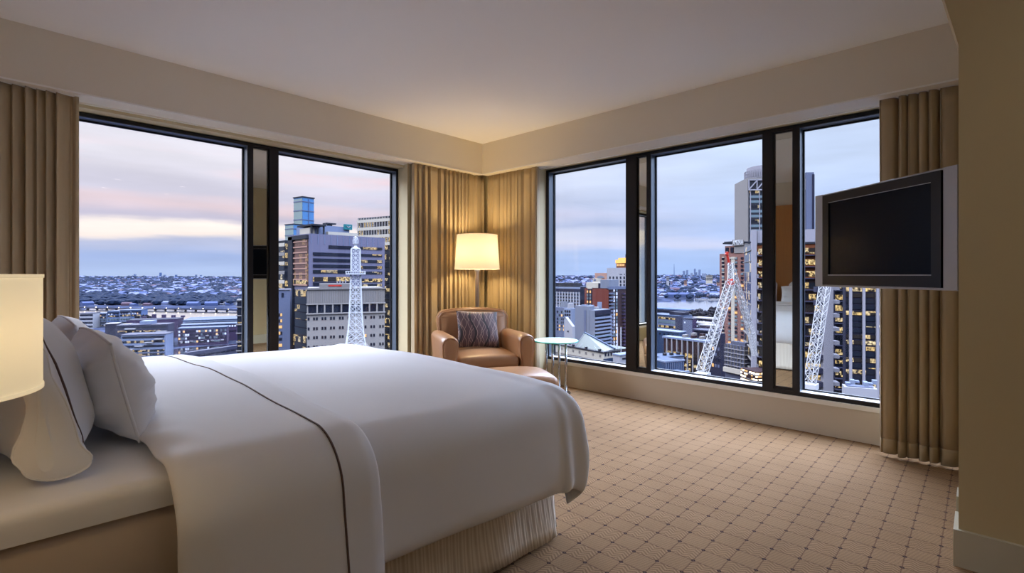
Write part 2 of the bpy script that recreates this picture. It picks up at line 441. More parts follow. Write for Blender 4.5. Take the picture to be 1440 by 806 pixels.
# ---- curtains
M['curtain'] = mat('tan_curtain_weave', rgb(176, 156, 120), 0.72, noise_amt=0.05, noise_scale=60, bump=0.12, bump_scale=500, sheen=0.25, stretch=(1, 1, .12))
def curtain(label, p0, p1, lam, amp, seed, zbot=.018, ztop=2.362, flare=0.25):
    p0 = Vector(p0); p1 = Vector(p1); L = (p1 - p0).length; t = (p1 - p0) / L; nrm = Vector((-t.y, t.x))
    rnd = random.Random(seed)
    ns = int(L / lam * 22); ph = []; a = rnd.random() * 6
    ks = []
    w = 1.0; k = 0.0
    for i in range(ns + 1):
        u = i / ns
        w = 1 + 0.38 * math.sin(u * 9.7 + seed) + 0.22 * math.sin(u * 23.1 + seed * 2)
        k += 2 * PI * (L / ns) / lam * w
        ks.append(k)
    zs = [zbot, zbot + .05, zbot + .1, .35, .8, 1.3, 1.8, 2.15, 2.28, ztop]
    def pt(i, z, off=0.0):
        u = i / ns; k = ks[i]
        f = (1 - (z - zbot) / (ztop - zbot))
        drift = 0.55 * math.sin(u * 14 + seed) * f
        q = k + drift
        amp_i = amp * (0.75 + 0.25 * math.sin(q * .37 + seed)) * (0.85 + flare * f)
        y = -amp_i * (1.6 * abs(math.sin(q / 2)) ** .8 - .9 + 0.30 * math.sin(2 * q + 1.1 + seed) + 0.14 * math.sin(3 * q + seed))
        s = u * L + 0.28 * lam * math.cos(q) * 0.6
        s = min(max(s, -0.01), L + .01)
        P = p0 + t * s + nrm * (y * 0.85 + off)
        dz = 0.004 * math.sin(k * .5) if z == zbot else 0
        return (P.x, P.y, z + dz)
    root = empty('curtain', ((p0.x + p1.x) / 2, (p0.y + p1.y) / 2, 0))
    o = root.location.copy()
    def loc(v): return (v[0] - o.x, v[1] - o.y, v[2])
    rows = [[loc(pt(i, z)) for i in range(ns + 1)] for z in zs[2:]]
    b = MB().grid(rows).build('curtain_fabric', M['curtain'], root, True)
    md = b.modifiers.new('cloth', 'SOLIDIFY'); md.thickness = .003; md.offset = 0
    rows = [[loc(pt(i, z)) for i in range(ns + 1)] for z in zs[:3]]
    h = MB().grid(rows).build('hem', M['curtain'], root, True)
    md = h.modifiers.new('cloth', 'SOLIDIFY'); md.thickness = .0034; md.offset = 0
    tag(root, label, 'curtain')
    return root
curtain('floor length tan curtain drawn back at the far left behind the bedside lamp', (-.33, 4.315), (.455, 4.315), .064, .046, 1)
curtain('tan curtain in the corner, left of the lit floor lamp beside the left window', (3.075, 4.312), (4.08, 4.312), .072, .050, 2)
curtain('tan curtain in the corner, right of the lit floor lamp beside the right window', (4.112, 4.25), (4.112, on_x(755, 4.08) - .0), .070, .050, 3)
curtain('floor length tan curtain hanging behind the television', (4.112, on_x(1233, 4.09)), (4.112, -.03), .064, .048, 4)

# ================================================================== BED
M['linen'] = mat('white_bed_linen', rgb(230, 232, 238), 0.6, noise_amt=0.012, noise_scale=8, bump=0.06, bump_scale=700, sheen=0.15)
M['linen2'] = mat('white_pillow_cotton', rgb(228, 231, 238), 0.65, noise_amt=0.015, noise_scale=8, bump=0.06, bump_scale=700, sheen=0.15)
M['stripe'] = mat('dark_brown_stitch_band', rgb(88, 66, 58), 0.7)
M['tick'] = mat('cream_mattress_cloth', rgb(206, 192, 178), 0.8, bump=0.08, bump_scale=300)
M['wood'] = mat('honey_brown_veneer', rgb(182, 122, 62), 0.35, noise_amt=0.14, noise_scale=6, stretch=(1, 6, .5))
M['darkwood'] = mat('dark_stained_wood', rgb(62, 42, 30), 0.4, noise_amt=0.2, noise_scale=8, stretch=(1, 8, 1))

def skirt_mat():
    m, nt, ns, ln = new_mat('striped_bed_skirt_cloth')
    out = N(nt, 'ShaderNodeOutputMaterial'); b = N(nt, 'ShaderNodeBsdfPrincipled'); ln.new(b.outputs[0], out.inputs[0])
    b.inputs['Roughness'].default_value = .7
    tc = N(nt, 'ShaderNodeTexCoord'); sep = N(nt, 'ShaderNodeSeparateXYZ'); ln.new(tc.outputs['Object'], sep.inputs[0])
    s = mathn(nt, 'SINE', mathn(nt, 'MULTIPLY', mathn(nt, 'ADD', sep.outputs[0], sep.outputs[1]), 2 * PI / .0165))
    f = mathn(nt, 'MULTIPLY_ADD', s, .5, .5)
    c = mixc(nt, f, rgb(212, 200, 184), rgb(236, 228, 216))
    ln.new(c, b.inputs['Base Color'])
    bp = N(nt, 'ShaderNodeBump'); bp.inputs['Strength'].default_value = .3; bp.inputs['Distance'].default_value = .002
    ln.new(f, bp.inputs['Height']); ln.new(bp.outputs[0], b.inputs['Normal'])
    return m
M['skirt'] = skirt_mat()

BX, BY = .72, 2.31
bed = tag(empty('bed', (BX, BY, 0)), 'large double bed with white mattress and pleated cream skirt', 'bed')
def bb(mb, name, m, **k):      # world coordinates -> bed coordinates
    mb.v = [(v[0] - BX, v[1] - BY, v[2]) for v in mb.v]
    return mb.build(name, m, bed, **k)
HX = -.27
o = bb(MB().box(HX, 1.70, 1.46, 3.16, .09, .36), 'bed_base', M['tick'])
for (x, y) in ((HX + .1, 1.55), (HX + .1, 3.07), (1.6, 1.55), (1.6, 3.07)):
    bb(MB().lathe([(.03, 0), (.035, .09)], (x, y), 12), 'leg', M['darkwood'])
smooth_angle(bb(MB().rbox(HX, 1.70, 1.414, 3.206, .362, .675, .010, 3), 'mattress', M['tick']))
def ztop(x): return .738 - .046 * min(max((x + .3) / 2.0, 0), 1)
def tilt(v):
    if v.z < .70: v.y = 1.40 if v.y < 1.45 else (3.22 if v.y > 3.17 else v.y)
    v.z += ztop(v.x) - .738
    return v
smooth_angle(bb(MB().rbox(HX - .004, 1.71, 1.40, 3.22, .668, .738, .028, 4, tilt), 'mattress_topper', M['linen']))

def skirt_panel(p0, p1, nrm, seed, zt=.40):
    p0 = Vector(p0); p1 = Vector(p1); n = Vector(nrm); L = (p1 - p0).length; k = int(L / .012)
    rows = []
    for j in range(9):
        f = j / 8; z = .016 + (zt - .016) * f; row = []
        for i in range(k + 1):
            u = i / k; P = p0.lerp(p1, u)
            off = (1 - f) * (.012 * math.sin(u * L * 7 + seed) + .006 * math.sin(u * L * 19 + seed)) + .002 * math.sin(u * L * 2 * PI / .033) + .02 * (1 - f) ** 2
            row.append((P.x + n.x * off, P.y + n.y * off, z + (0.008 * math.sin(u * L * 5 + seed) + .006 if j == 0 else 0)))
        rows.append(row)
    o = bb(MB().grid(rows), 'bed_skirt', M['skirt'], smooth=True)
    md = o.modifiers.new('cloth', 'SOLIDIFY'); md.thickness = .004; md.offset = 0
skirt_panel((HX, 1.435), (1.795, 1.435), (0, -1), 1)
skirt_panel((1.80, 1.44), (1.80, 3.18), (1, 0), 2)
skirt_panel((HX, 3.185), (1.795, 3.185), (0, 1), 3)

# ---- covers draped over the bed
DXF, DYN, DYF = 1.655, 1.425, 3.195
def drape(u, v, off=0.0, Rs=.13, Rf=.20, th=R_(87), p=3.6):
    bx = min(u, DXF); by = min(max(v, DYN), DYF)
    a = max(0.0, u - DXF); b = DYN - v if v < DYN else (v - DYF if v > DYF else 0.0)
    sg = -1 if v < DYN else 1
    dome = .022 * max(0, 1 - ((by - 2.31) / .90) ** 2)
    zt = ztop(bx) + .014 + dome
    r = (a ** p + b ** p) ** (1 / p) if (a > 0 or b > 0) else 0.0
    if r <= 0: return Vector((bx, by, zt)) + Vector((0, 0, off))
    h_ = math.hypot(a, b); dx, dy = a / h_, sg * b / h_
    R = Rf * dx * dx + Rs * dy * dy
    if r < R * th:
        t = r / R; h = R * math.sin(t); dz = R * (1 - math.cos(t)); ang = t
    else:
        q = r - R * th; ang = th
        h = R * math.sin(th) + q * math.cos(th); dz = R * (1 - math.cos(th)) + q * math.sin(th)
    n = Vector((dx * math.sin(ang), dy * math.sin(ang), math.cos(ang)))
    return Vector((bx + dx * h, by + dy * h, zt - dz)) + n * off

def wrinkle(u, v, s=0.0):
    q = noise.noise(Vector((u * 1.6 + s, v * 2.4, s))) * .007
    q += noise.noise(Vector((u * 5 + s, v * 4.0, 3 + s))) * .0028
    return q
def side_hem(u):            # length of cloth hanging beyond the mattress edge at the near side
    t = min(max((u - .6) / 1.1, 0), 1)
    return .445 + .055 * t
FOOT = .50
NU, NV = 84, 120
rows = []
for i in range(NU + 1):
    u = .62 + (DXF + FOOT - .62) * i / NU
    row = []
    for j in range(NV + 1):
        f = j / NV
        L = side_hem(u)
        v = (DYN - L) + (DYF - DYN + 2 * L) * f
        b = max(DYN - v, v - DYF, 0); a = max(0, u - DXF)
        hang = min(1, max(b, a) / .4)
        off = wrinkle(u, v) + .018 * hang * noise.noise(Vector((u * 3.2, v * 3.2, 9))) 
        # the cloth gathers in soft folds round the corners at the foot
        if a > 0 and b > 0:
            an = math.atan2(b, a); k = min(a, b) / .3
            off += .024 * min(1, k) * math.sin(an * 9 + .6)
        # hem rolls in slightly
        edge = min(1, max(0, (max(b / L, a / FOOT) - .90) / .10))
        off -= .016 * edge * edge
        if a > 0: off += .035 * math.sin(PI * min(1, a / FOOT)) ** 1.0
        if a > 0 and a / FOOT > .7: off -= .06 * ((a / FOOT - .7) / .3) ** 2
        row.append(drape(u, v, .012 + off))
    rows.append(row)
o = MB().grid(rows).build('duvet', M['linen'], smooth=True)
md = o.modifiers.new('filling', 'SOLIDIFY'); md.thickness = .016; md.offset = -1
md = o.modifiers.new('soft', 'SUBSURF'); md.levels = 1; md.render_levels = 1
tag(o, 'plain white duvet hanging over the foot of the bed', 'duvet')

# ---- the turned-back sheet that covers the head half of the duvet
US0, US1 = .295, .80
def us_edge(v):             # the folded edge wanders a little
    return US1 + .012 * math.sin(v * 3.1) + .006 * math.sin(v * 7)
rows = []
NU2, NV2 = 44, 130
for i in range(NU2 + 1):
    t = i / NU2; row = []
    for j in range(NV2 + 1):
        f = j / NV2; L = .60
        v = (DYN - L) + (DYF - DYN + 2 * L) * f
        u = US0 + (us_edge(v) - US0) * t
        b = max(DYN - v, v - DYF, 0); hang = min(1, b / .4)
        puff = .030 * math.sqrt(max(0, math.sin(min(1, t / .22) * PI / 2)))       # thick roll at the head end
        if t > .9: puff += .0
        off = puff + wrinkle(u, v) * 1.0 + .012 * hang * noise.noise(Vector((u * 4, v * 2.5, 5)))
        if t < .25: off += (.25 - t) * .06 * noise.noise(Vector((u * 9, v * 11, 2)))
        off -= .008 * max(0, (t - .93) / .07)
        row.append(drape(u, v, off + .004))
    rows.append(row)
sheet = tag(empty('top_sheet', (.57, 2.31, 0)), 'white sheet turned back over the duvet with a thin dark stripe', 'bed sheet')
def sh(mb, name, m, **k):
    mb.v = [(v[0] - .57, v[1] - 2.31, v[2]) for v in mb.v]
    return mb.build(name, m, sheet, **k)
o = sh(MB().grid(rows), 'sheet_cloth', M['linen'], smooth=True)
md = o.modifiers.new('filling', 'SOLIDIFY'); md.thickness = .012; md.offset = -1
md = o.modifiers.new('soft', 'SUBSURF'); md.levels = 1; md.render_levels = 1
def ribbon(uf, wd, lift):
    rr = []
    for j in range(261):
        f = j / 260; L = .595
        v = (DYN - L) + (DYF - DYN + 2 * L) * f
        r2 = []
        for s in (-1, 1):
            u = uf(v) + s * wd / 2
            t = (u - US0) / (us_edge(v) - US0)
            b = max(DYN - v, v - DYF, 0); hang = min(1, b / .4)
            off = .030 + wrinkle(u, v) + .012 * hang * noise.noise(Vector((u * 4, v * 2.5, 5))) + .004 + lift
            r2.append(drape(u, v, off))
        rr.append(r2)
    o = sh(MB().grid(rr), 'stripe', M['stripe'], smooth=True)
    o['label'] = 'thin dark brown embroidered stripe'
    md = o.modifiers.new('thread', 'SOLIDIFY'); md.thickness = .0016; md.offset = 1
ribbon(lambda v: .682 + .012 * math.sin(v * 3.1), .0058, .0006)

# ---- pillows
def pillow_open(rot_label, xs, yn, yf, zb, stripe, pid):
    """king pillow lying along the headboard in a case whose open end faces the near side; xs = (bottom x, top x, half thickness, top z)"""
    xb, xt, w, zt = xs
    root = empty('pillow', ((xb + xt) / 2, (yn + yf) / 2, zb)); o3 = root.location.copy()
    L = yf - yn; nsec = 34; n = 56
    def sec(f, grow=0.0):
        y = yn + L * f
        body = math.sin(min(1, max(0, (f - .0)) / .32) * PI / 2) if f < .32 else (1 if f < .8 else math.cos((f - .8) / .2 * PI / 2) ** .5 if f < 1 else 0)
        ww = w * (.52 + .48 * body) if f < .8 else w * max(.04, body)
        deep = min(1, max(0, (f - .38) / .15)); ww *= 1 - .30 * deep
        hh = 1 - .05 * (1 - body) if f < .8 else .82 + .18 * body
        pts = []
        Hh = (zt - zb) * hh
        for k in range(n):
            a = 2 * PI * k / n
            c, s = math.cos(a), math.sin(a)
            cs = math.copysign(abs(c) ** .5, c); sn = math.copysign(abs(s) ** .85, s)
            hgt = .5 + .5 * cs
            z = zb + Hh * hgt
            xc = xb + (xt - xb) * hgt + .012 * math.sin(hgt * PI) - .035 * deep
            e_ = min(1, max(0, (f - .10) / .30)); e_ = e_ * e_ * (3 - 2 * e_)
            t_end = .082 - .045 * min(1, hgt / .42) - .008 * hgt
            th = sn * (t_end * (1 - e_) + w * (1 - .30 * deep) * (1.12 - .35 * hgt) * e_ if f < .8 else ww * (1.12 - .35 * hgt)) + grow * math.copysign(1, sn)
            wr = .010 * noise.noise(Vector((y * 6 + pid, hgt * 4, s * 2 + pid))) + .004 * noise.noise(Vector((y * 22, hgt * 9 + pid, s * 3)))
            if f < .14:   # loose cloth of the open end gathers at the bottom
                wr += (.14 - f) / .14 * (.014 * math.sin(hgt * 15 + pid) * (1 - hgt) + .006 * math.sin(hgt * 6 + s))
            pts.append(Vector((xc + th + wr, y, max(z + .3 * wr, zb + .001))) - o3)
        return pts
    rows = [sec(i / nsec) for i in range(nsec + 1)]
    mb = MB().grid(rows, wrap=True)
    # inside of the open mouth: a sunken pocket
    r0 = rows[0]; cen = sum(r0, Vector()) / n
    inner = [[cen + Vector(((p.x - cen.x) * .8, -.006, (p.z - cen.z) * .96)) for p in r0], [cen + Vector(((p.x - cen.x) * .25, -.010 - .004 * math.sin(p.z * 24 + pid), (p.z - cen.z) * .85)) for p in r0]]
    mb.grid([r0, inner[0], inner[1]], wrap=True)
    mb.add(inner[1], [tuple(range(n))])
    mb.add(rows[-1], [tuple(range(n))])
    c = mb.build('pillowcase', M['linen2'], root, True)
    md = c.modifiers.new('soft', 'SUBSURF'); md.levels = 1; md.render_levels = 1
    MB().tube([p + Vector((0, .001, 0)) for p in rows[0]], .0028, 6, True).build('hem', M['linen2'], root, True)
    if stripe:
        f0 = stripe
        a = sec(f0); b = sec(f0 + .010)
        def puff(ps):
            ce = sum(ps, Vector()) / n
            return [p + (p - ce).normalized() * .0035 for p in ps]
        h_ = range(1, n // 2)
        s = MB().grid([[r[k] for k in h_] for r in (a, puff(a), puff(b), b)]).build('stripe', M['stripe'], root, True)
        s['label'] = 'thin dark brown stripe'
    return root
def pillow_soft(cx, cy, cz, Ly, Hh, T, lean, pid):
    """plump pillow standing on its long edge, front towards +x, with a piped seam all round"""
    root = empty('pillow', (cx, cy, cz)); n = 34
    up = Vector((-math.sin(lean), 0, math.cos(lean))); fr = Vector((math.cos(lean), 0, math.sin(lean)))
    def outline(a, b):
        y = a * Ly / 2 * (1 - .07 * (1 - b * b) * abs(a) ** 3)
        h = b * Hh / 2 * (1 - .10 * (1 - a * a) * abs(b) ** 3 * (1 if b < 0 else -.9))
        return Vector((0, y, 0)) + up * h
    def surf(a, b, sg):
        t = T / 2 * (max(0, 1 - abs(a) ** 2.6) * max(0, 1 - abs(b) ** 2.2)) ** .55
        t *= 1 + .25 * (-b) * (1 if sg > 0 else .3)
        wr = .016 * noise.noise(Vector((a * 1.6 + pid, b * 4 + a * 2, sg * 3))) + .006 * noise.noise(Vector((a * 2 + pid, b * 9 - a * 3, sg))) + .002 * noise.noise(Vector((a * 4 + pid, b * 22 - a * 5, sg)))
        wr *= (1 - a ** 8) * (1 - b ** 8)
        return outline(a, b) + fr * (sg * t + wr)
    def q(i):
        x = -1 + 2 * i / n; return math.sin(x * PI / 2)
    mb = MB()
    for sg in (1, -1):
        mb.grid([[surf(q(i), q(j), sg) for i in range(n + 1)] for j in range(n + 1)])
    c = mb.build('pillowcase', M['linen2'], root, True)
    bm = bmesh.new(); bm.from_mesh(c.data); bmesh.ops.remove_doubles(bm, verts=bm.verts[:], dist=.0005)
    bmesh.ops.recalc_face_normals(bm, faces=bm.faces[:]); bm.to_mesh(c.data); bm.free()
    c.data.polygons.foreach_set('use_smooth', [True] * len(c.data.polygons))
    loop = [outline(q(i), -1) for i in range(n)] + [outline(1, q(i)) for i in range(n)] + [outline(q(n - i), 1) for i in range(n)] + [outline(-1, q(n - i)) for i in range(n)]
    MB().tube(loop, .0045, 6, True).build('piping', M['linen2'], root, True)
    return root
zb = .741
p = pillow_open('', (.112, .058, .104, 1.112), 1.50, 2.20, zb, .155, 1)
tag(p, 'white pillow with a thin dark stripe, standing near the bedside lamp', 'pillow', 'pillows at the head of the bed')
q = dup(p, label='white striped pillow on the far half of the bed, behind the nearer pillows', sy=-1); q.location.y = 2 * 2.31 - p.location.y
p = pillow_open('', (-.085, -.135, .085, 1.12), 1.53, 2.20, zb, None, 5)
tag(p, 'plain grey shaded pillow half hidden behind the bedside lamp shade', 'pillow', 'pillows at the head of the bed')
q = dup(p, label='plain pillow at the back of the far half of the bed', sy=-1); q.location.y = 2 * 2.31 - p.location.y
p = pillow_soft(.268, 1.965, .880, .58, .28, .19, R_(13), 2)
tag(p, 'plump plain white pillow in front, resting against the striped pillow', 'pillow', 'pillows at the head of the bed')
q = dup(p, label='plump white pillow in front on the far half of the bed', sy=-1); q.location.y = 2 * 2.31 - p.location.y + .02

# ---- tall veneer panel behind the bed
hp = tag(empty('headboard_panel', (X0 + .02, 2.3, 0)), 'tall honey brown wood headboard panel on the wall behind the bed', 'headboard')
w = MB()
for k in range(3):
    y0 = -1.30 + k * .87
    w2 = MB().box(-.019, .03, y0 + .003, y0 + .867, .0, 2.34); w2.build('veneer_board', M['wood'], hp)

# ---- bedside table and lamp at the near side of the bed
M['shade'] = mat_shade('cream_lamp_shade', (.86, .80, .66, 1), .5, .24)
M['shade2'] = mat_shade('ivory_lamp_shade', (.86, .82, .74, 1), .36, .22, (1, .84, .56, 1))
M['chrome'] = mat('brushed_chrome', rgb(190, 192, 196), .18, 1.0)
M['steel'] = mat('satin_steel', rgb(206, 210, 216), .3, .75)
M['rim'] = mat('shade_rim_tape', rgb(236, 226, 196), .7)
nt_ = tag(empty('bedside_table', (-.10, 1.13, 0)), 'small dark wood bedside table under the near bedside lamp', 'bedside table')
MB().rbox(-.19, .12, -.2, .2, .10, .60, .006, 2).build('body', M['darkwood'], nt_)
MB().rbox(-.19, .135, -.21, .21, .60, .63, .005, 2).build('table_top', M['darkwood'], nt_)
for z in (.13, .37):
    d = MB().rbox(.12, .137, -.185, .185, z, z + .215, .004, 2).build('drawer', M['darkwood'], nt_)
    MB().rbox(.137, .152, -.05, .05, z + .1, z + .115, .004, 2).build('handle', M['chrome'], d)
for sx in (-.17, .10):
    for sy in (-.18, .18):
        MB().box(sx - .015, sx + .015, sy - .015, sy + .015, 0, .10).build('leg', M['darkwood'], nt_)
LXc, LYc, LR = -.0735, 1.16, .147
lz0, lz1 = CH - 161 * .80 / FPX, CH - .002
bl = tag(empty('bedside_lamp', (LXc, LYc, .63)), 'lit drum shade bedside lamp at the left edge, beside the pillows', 'lamp')
MB().lathe([(.085, 0), (.085, .012), (.02, .02), (.012, .05), (.012, lz0 - .63 + .10)], n=28).build('base', M['chrome'], bl, True)
s = MB().lathe([(LR, lz0 - .63), (LR, lz1 - .63)], n=96, caps=False).build('shade', M['shade2'], bl, True)
md = s.modifiers.new('card', 'SOLIDIFY'); md.thickness = .003; md.offset = -1
for z in (lz0, lz1):
    MB().lathe([(LR - .004, z - .633), (LR + .0015, z - .633), (LR + .0015, z - .627), (LR - .004, z - .627), (LR - .004, z - .633)], n=96, caps=False).build('shade_rim', M['shade2'], bl, True)
w = MB()
for k in range(3):
    a = k * 2 * PI / 3; w.bar((0, 0, lz0 - .63 + .08), (LR * math.cos(a), LR * math.sin(a), lz0 - .63 + .08), .003)
w.build('shade_ring', M['chrome'], bl)
lamp_light('bedside_bulb', 'POINT', (LXc, LYc, (lz0 + lz1) / 2), P_BED, (1.0, .72, .38), .035)

# ================================================================== ARMCHAIR CORNER
M['leather'] = mat('tan_leather', rgb(156, 114, 78), .36, noise_amt=.05, noise_scale=9, bump=.10, bump_scale=260, coat=.08)
M['piping'] = mat('leather_piping', rgb(176, 128, 88), .32)
CR = R_(-30)
chair = tag(empty('armchair', (3.317, 3.553, 0), CR), 'tan leather armchair in front of the floor lamp', 'armchair')
def soft(mb, name, parent, m=None, deg=60):
    return smooth_angle(mb.build(name, m or M['leather'], parent), deg)
# back: leaning, rounded top corners
prof = []
BW, BZ0, BZ1 = .375, .30, .862
for k in range(9):
    a = k / 8 * PI / 2; prof.append((BW - .09 + .09 * math.cos(PI / 2 - a) , 0))
pts = [(-BW + .03, BZ0)]
def arc(cx, cz, r, a0, a1, n=8):
    return [(cx + r * math.cos(a0 + (a1 - a0) * k / n), cz + r * math.sin(a0 + (a1 - a0) * k / n)) for k in range(n + 1)]
outl = [(BW - .045, BZ0)] + arc(BW - .105, BZ1 - .115, .095, 0.05, PI / 2 - .1)
top = [(BW * .5, BZ1 - .008), (0, BZ1), (-BW * .5, BZ1 - .008)]
outl = outl + top + [(-x, z) for (x, z) in reversed(outl)]
def slab(outl, y0, y1, r, lean=0.0, bulge=0.0, seg=5):
    """outline in x-z with thickness in y, edges rounded by inset rings"""
    mb = MB(); n = len(outl)
    cx = sum(p[0] for p in outl) / n; cz = sum(p[1] for p in outl) / n
    def inset(d):
        res = []
        for i in range(n):
            a = Vector(outl[i - 1]); b = Vector(outl[i]); c = Vector(outl[(i + 1) % n])
            t = ((b - a).normalized() + (c - b).normalized()); t.normalize(); nn = Vector((-t.y, t.x))
            res.append((b.x + nn.x * d, b.y + nn.y * d))
        return res
    rows = []
    zref = min(p[1] for p in outl)
    for k in range(seg + 1):
        a = k / seg * PI / 2
        ins = r * (1 - math.sin(a)); y = y0 + r * (1 - math.cos(a)) * 1.0
        rows.append([(x, y + lean * (z - zref), z) for (x, z) in inset(ins)])
    for k in range(seg + 1):
        a = PI / 2 - k / seg * PI / 2
        ins = r * (1 - math.sin(a)); y = y1 - r * (1 - math.cos(a))
        rows.append([(x, y + lean * (z - zref), z) for (x, z) in inset(ins)])
    # front face: pulled in rings, slightly domed
    front = [rows[0]]
    for s, bl_ in ((.75, .55), (.4, .9), (.12, 1.0)):
        front.append([(cx + (p[0] - cx) * s, p[1] - bulge * bl_ - lean * (p[2] - zref) + lean * (cz + (p[2] - cz) * s - zref), cz + (p[2] - cz) * s) for p in rows[0]])
    mb.grid(list(reversed(front)) + rows, wrap=True)
    mb.add(front[-1], [tuple(range(n))]); mb.add(rows[-1], [tuple(range(n))])
    return mb
bk = soft(slab(outl, .185, .34, .035, lean=.17, bulge=.025), 'backrest', chair)
ring = [(x, .186 + .17 * (z - BZ0), z) for (x, z) in outl]
MB().tube(ring, .005, 6, True).build('piping', M['piping'], bk, True)
# arms: tapered front posts, rounded tops, slightly scrolled front
def arm(sx):
    rows = []
    # cross-sections from the front (y=-.43) to the back (y=.33)
    for (y, hw, zt) in ((-.432, .040, .585), (-.43, .056, .625), (-.418, .068, .645), (-.39, .076, .655), (-.30, .076, .66), (-.1, .074, .655), (.1, .072, .65), (.30, .070, .645), (.335, .055, .63), (.34, .03, .60)):
        row = []
        cx = sx * .352
        k = 14
        for i in range(k + 1):                     # over the rounded top
            a = PI * i / k
            row.append((cx + hw * math.cos(a), y, zt - .055 + .055 * math.sin(a)))
        # down the sides: waist under the roll at the front, flaring at the foot
        fr = max(0, 1 - (y + .43) / .35)
        for (z, wv) in ((.50, .93), (.42, .80 - .05 * fr), (.32, .78), (.20, .82), (.12, .86)):
            row.append((cx - hw * wv, y, z))
        for (z, wv) in ((.12, .86), (.20, .82), (.32, .78), (.42, .80 - .05 * fr), (.50, .93)):
            row.append((cx + hw * wv, y, z))
        rows.append(row)
    mb = MB().grid(rows, wrap=True); n = len(rows[0])
    mb.add(rows[0], [tuple(range(n))]); mb.add(rows[-1], [tuple(range(n))])
    o = soft(mb, 'arm', chair, deg=50)
    MB().tube([Vector(p) + Vector((0, -.003, 0)) for p in rows[2][:]], .004, 6, True).build('piping', M['piping'], o, True)
arm(-1); arm(1)
def dome_fn(cx, cy, rx, ry, zc, h):
    def f(v):
        k = max(0, 1 - ((v.x - cx) / rx) ** 2) * max(0, 1 - ((v.y - cy) / ry) ** 2)
        if v.z > zc: v.z += h * k ** .6
        else: v.z += .0
        return v
    return f
soft(MB().rbox(-.288, .288, -.415, .215, .352, .462, .042, 5, dome_fn(0, -.1, .30, .33, .42, .03), cuts=6), 'seat_cushion', chair)
soft(MB().rbox(-.30, .30, -.40, .27, .115, .350, .025, 4), 'seat_frame', chair)
for sx in (-.36, .36):
    for y in (-.37, .29):
        MB().prism([(sx - .026, y - .026), (sx + .026, y - .026), (sx + .026, y + .026), (sx - .026, y + .026)], 'z', 0, .125).build('leg', M['darkwood'], chair)

ott = tag(empty('ottoman', (2.975, 2.825, 0), CR), 'tan leather footstool with a domed top, in front of the armchair', 'footstool')
soft(MB().rbox(-.355, .355, -.255, .255, .255, .375, .055, 5, dome_fn(0, 0, .37, .27, .31, .055), cuts=6), 'cushion', ott)
soft(MB().rbox(-.335, .335, -.235, .235, .07, .256, .03, 4), 'base', ott)
MB().tube([(-.335, -.255, .262), (.335, -.255, .262), (.355, -.235, .262), (.355, .235, .262), (.335, .255, .262), (-.335, .255, .262), (-.355, .235, .262), (-.355, -.235, .262)], .005, 6, True).build('piping', M['piping'], ott, True)
for sx in (-.29, .29):
    for sy in (-.19, .19):
        MB().box(sx - .022, sx + .022, sy - .022, sy + .022, 0, .08).build('leg', M['darkwood'], ott)

# ---- patterned cushion
def cushion_mat():
    m, nt, ns, ln = new_mat('plum_cushion_weave')
    out = N(nt, 'ShaderNodeOutputMaterial'); b = N(nt, 'ShaderNodeBsdfPrincipled'); ln.new(b.outputs[0], out.inputs[0])
    b.inputs['Roughness'].default_value = .6; b.inputs['Sheen Weight'].default_value = .3
    tc = N(nt, 'ShaderNodeTexCoord'); sep = N(nt, 'ShaderNodeSeparateXYZ'); ln.new(tc.outputs['Object'], sep.inputs[0])
    x, z = sep.outputs[0], sep.outputs[2]
    def waves(period, amp, k, phase, shift, wd):
        s = mathn(nt, 'MULTIPLY', mathn(nt, 'SINE', mathn(nt, 'MULTIPLY_ADD', z, k, phase)), amp)
        q = mathn(nt, 'FRACT', mathn(nt, 'DIVIDE', mathn(nt, 'ADD', mathn(nt, 'SUBTRACT', x, s), 10 * period + shift), period))
        d = mathn(nt, 'MULTIPLY', mathn(nt, 'ABSOLUTE', mathn(nt, 'SUBTRACT', q, .5)), period)
        return mathn(nt, 'LESS_THAN', d, wd)
    k = 2 * PI / .20
    l1 = waves(.058, .017, k, 0, 0, .0021); l2 = waves(.058, .017, k, PI, .012, .0021); l3 = waves(.116, .03, k, 1.2, .03, .0019)
    big = waves(.135, .026, 2 * PI / .34, 2.6, .0, .0095)
    nz = N(nt, 'ShaderNodeTexNoise'); nz.inputs['Scale'].default_value = 240; ln.new(tc.outputs['Object'], nz.inputs['Vector'])
    base = mixc(nt, nz.outputs[0], rgb(62, 44, 50), rgb(96, 70, 72))
    c = mixc(nt, mathn(nt, 'MULTIPLY', mathn(nt, 'MAXIMUM', mathn(nt, 'MAXIMUM', l1, l2), l3), .8), base, rgb(176, 150, 136))
    c = mixc(nt, big, c, rgb(26, 18, 26))
    ln.new(c, b.inputs['Base Color'])
    return m
M['cush'] = cushion_mat()
cu = empty('throw_pillow', (0, 0, 0))
n = 26; Sx, Sz, T = .43, .37, .13
def cu_s(a, b, sg):
    t = T / 2 * (max(0, 1 - a ** 2) * max(0, 1 - b ** 2)) ** .5
    x = a * Sx / 2 * (1 - .06 * (1 - b * b) * abs(a) ** 3); z = b * Sz / 2 * (1 - .06 * (1 - a * a) * abs(b) ** 3)
    return (x, sg * t, z)
mb = MB()
for sg in (-1, 1):
    mb.grid([[cu_s(math.sin((-1 + 2 * i / n) * PI / 2), math.sin((-1 + 2 * j / n) * PI / 2), sg) for i in range(n + 1)] for j in range(n + 1)])
mb.build('cushion_cover', M['cush'], cu, True)
tag(cu, 'plum cushion with wavy dark lines, leaning on the armchair back', 'cushion')
lx, ly, lz = .01, .09, .662
cu.location = (3.317 + lx * math.cos(CR) - ly * math.sin(CR), 3.553 + lx * math.sin(CR) + ly * math.cos(CR), lz)
cu.rotation_euler = (R_(-20), R_(3), CR + R_(4))

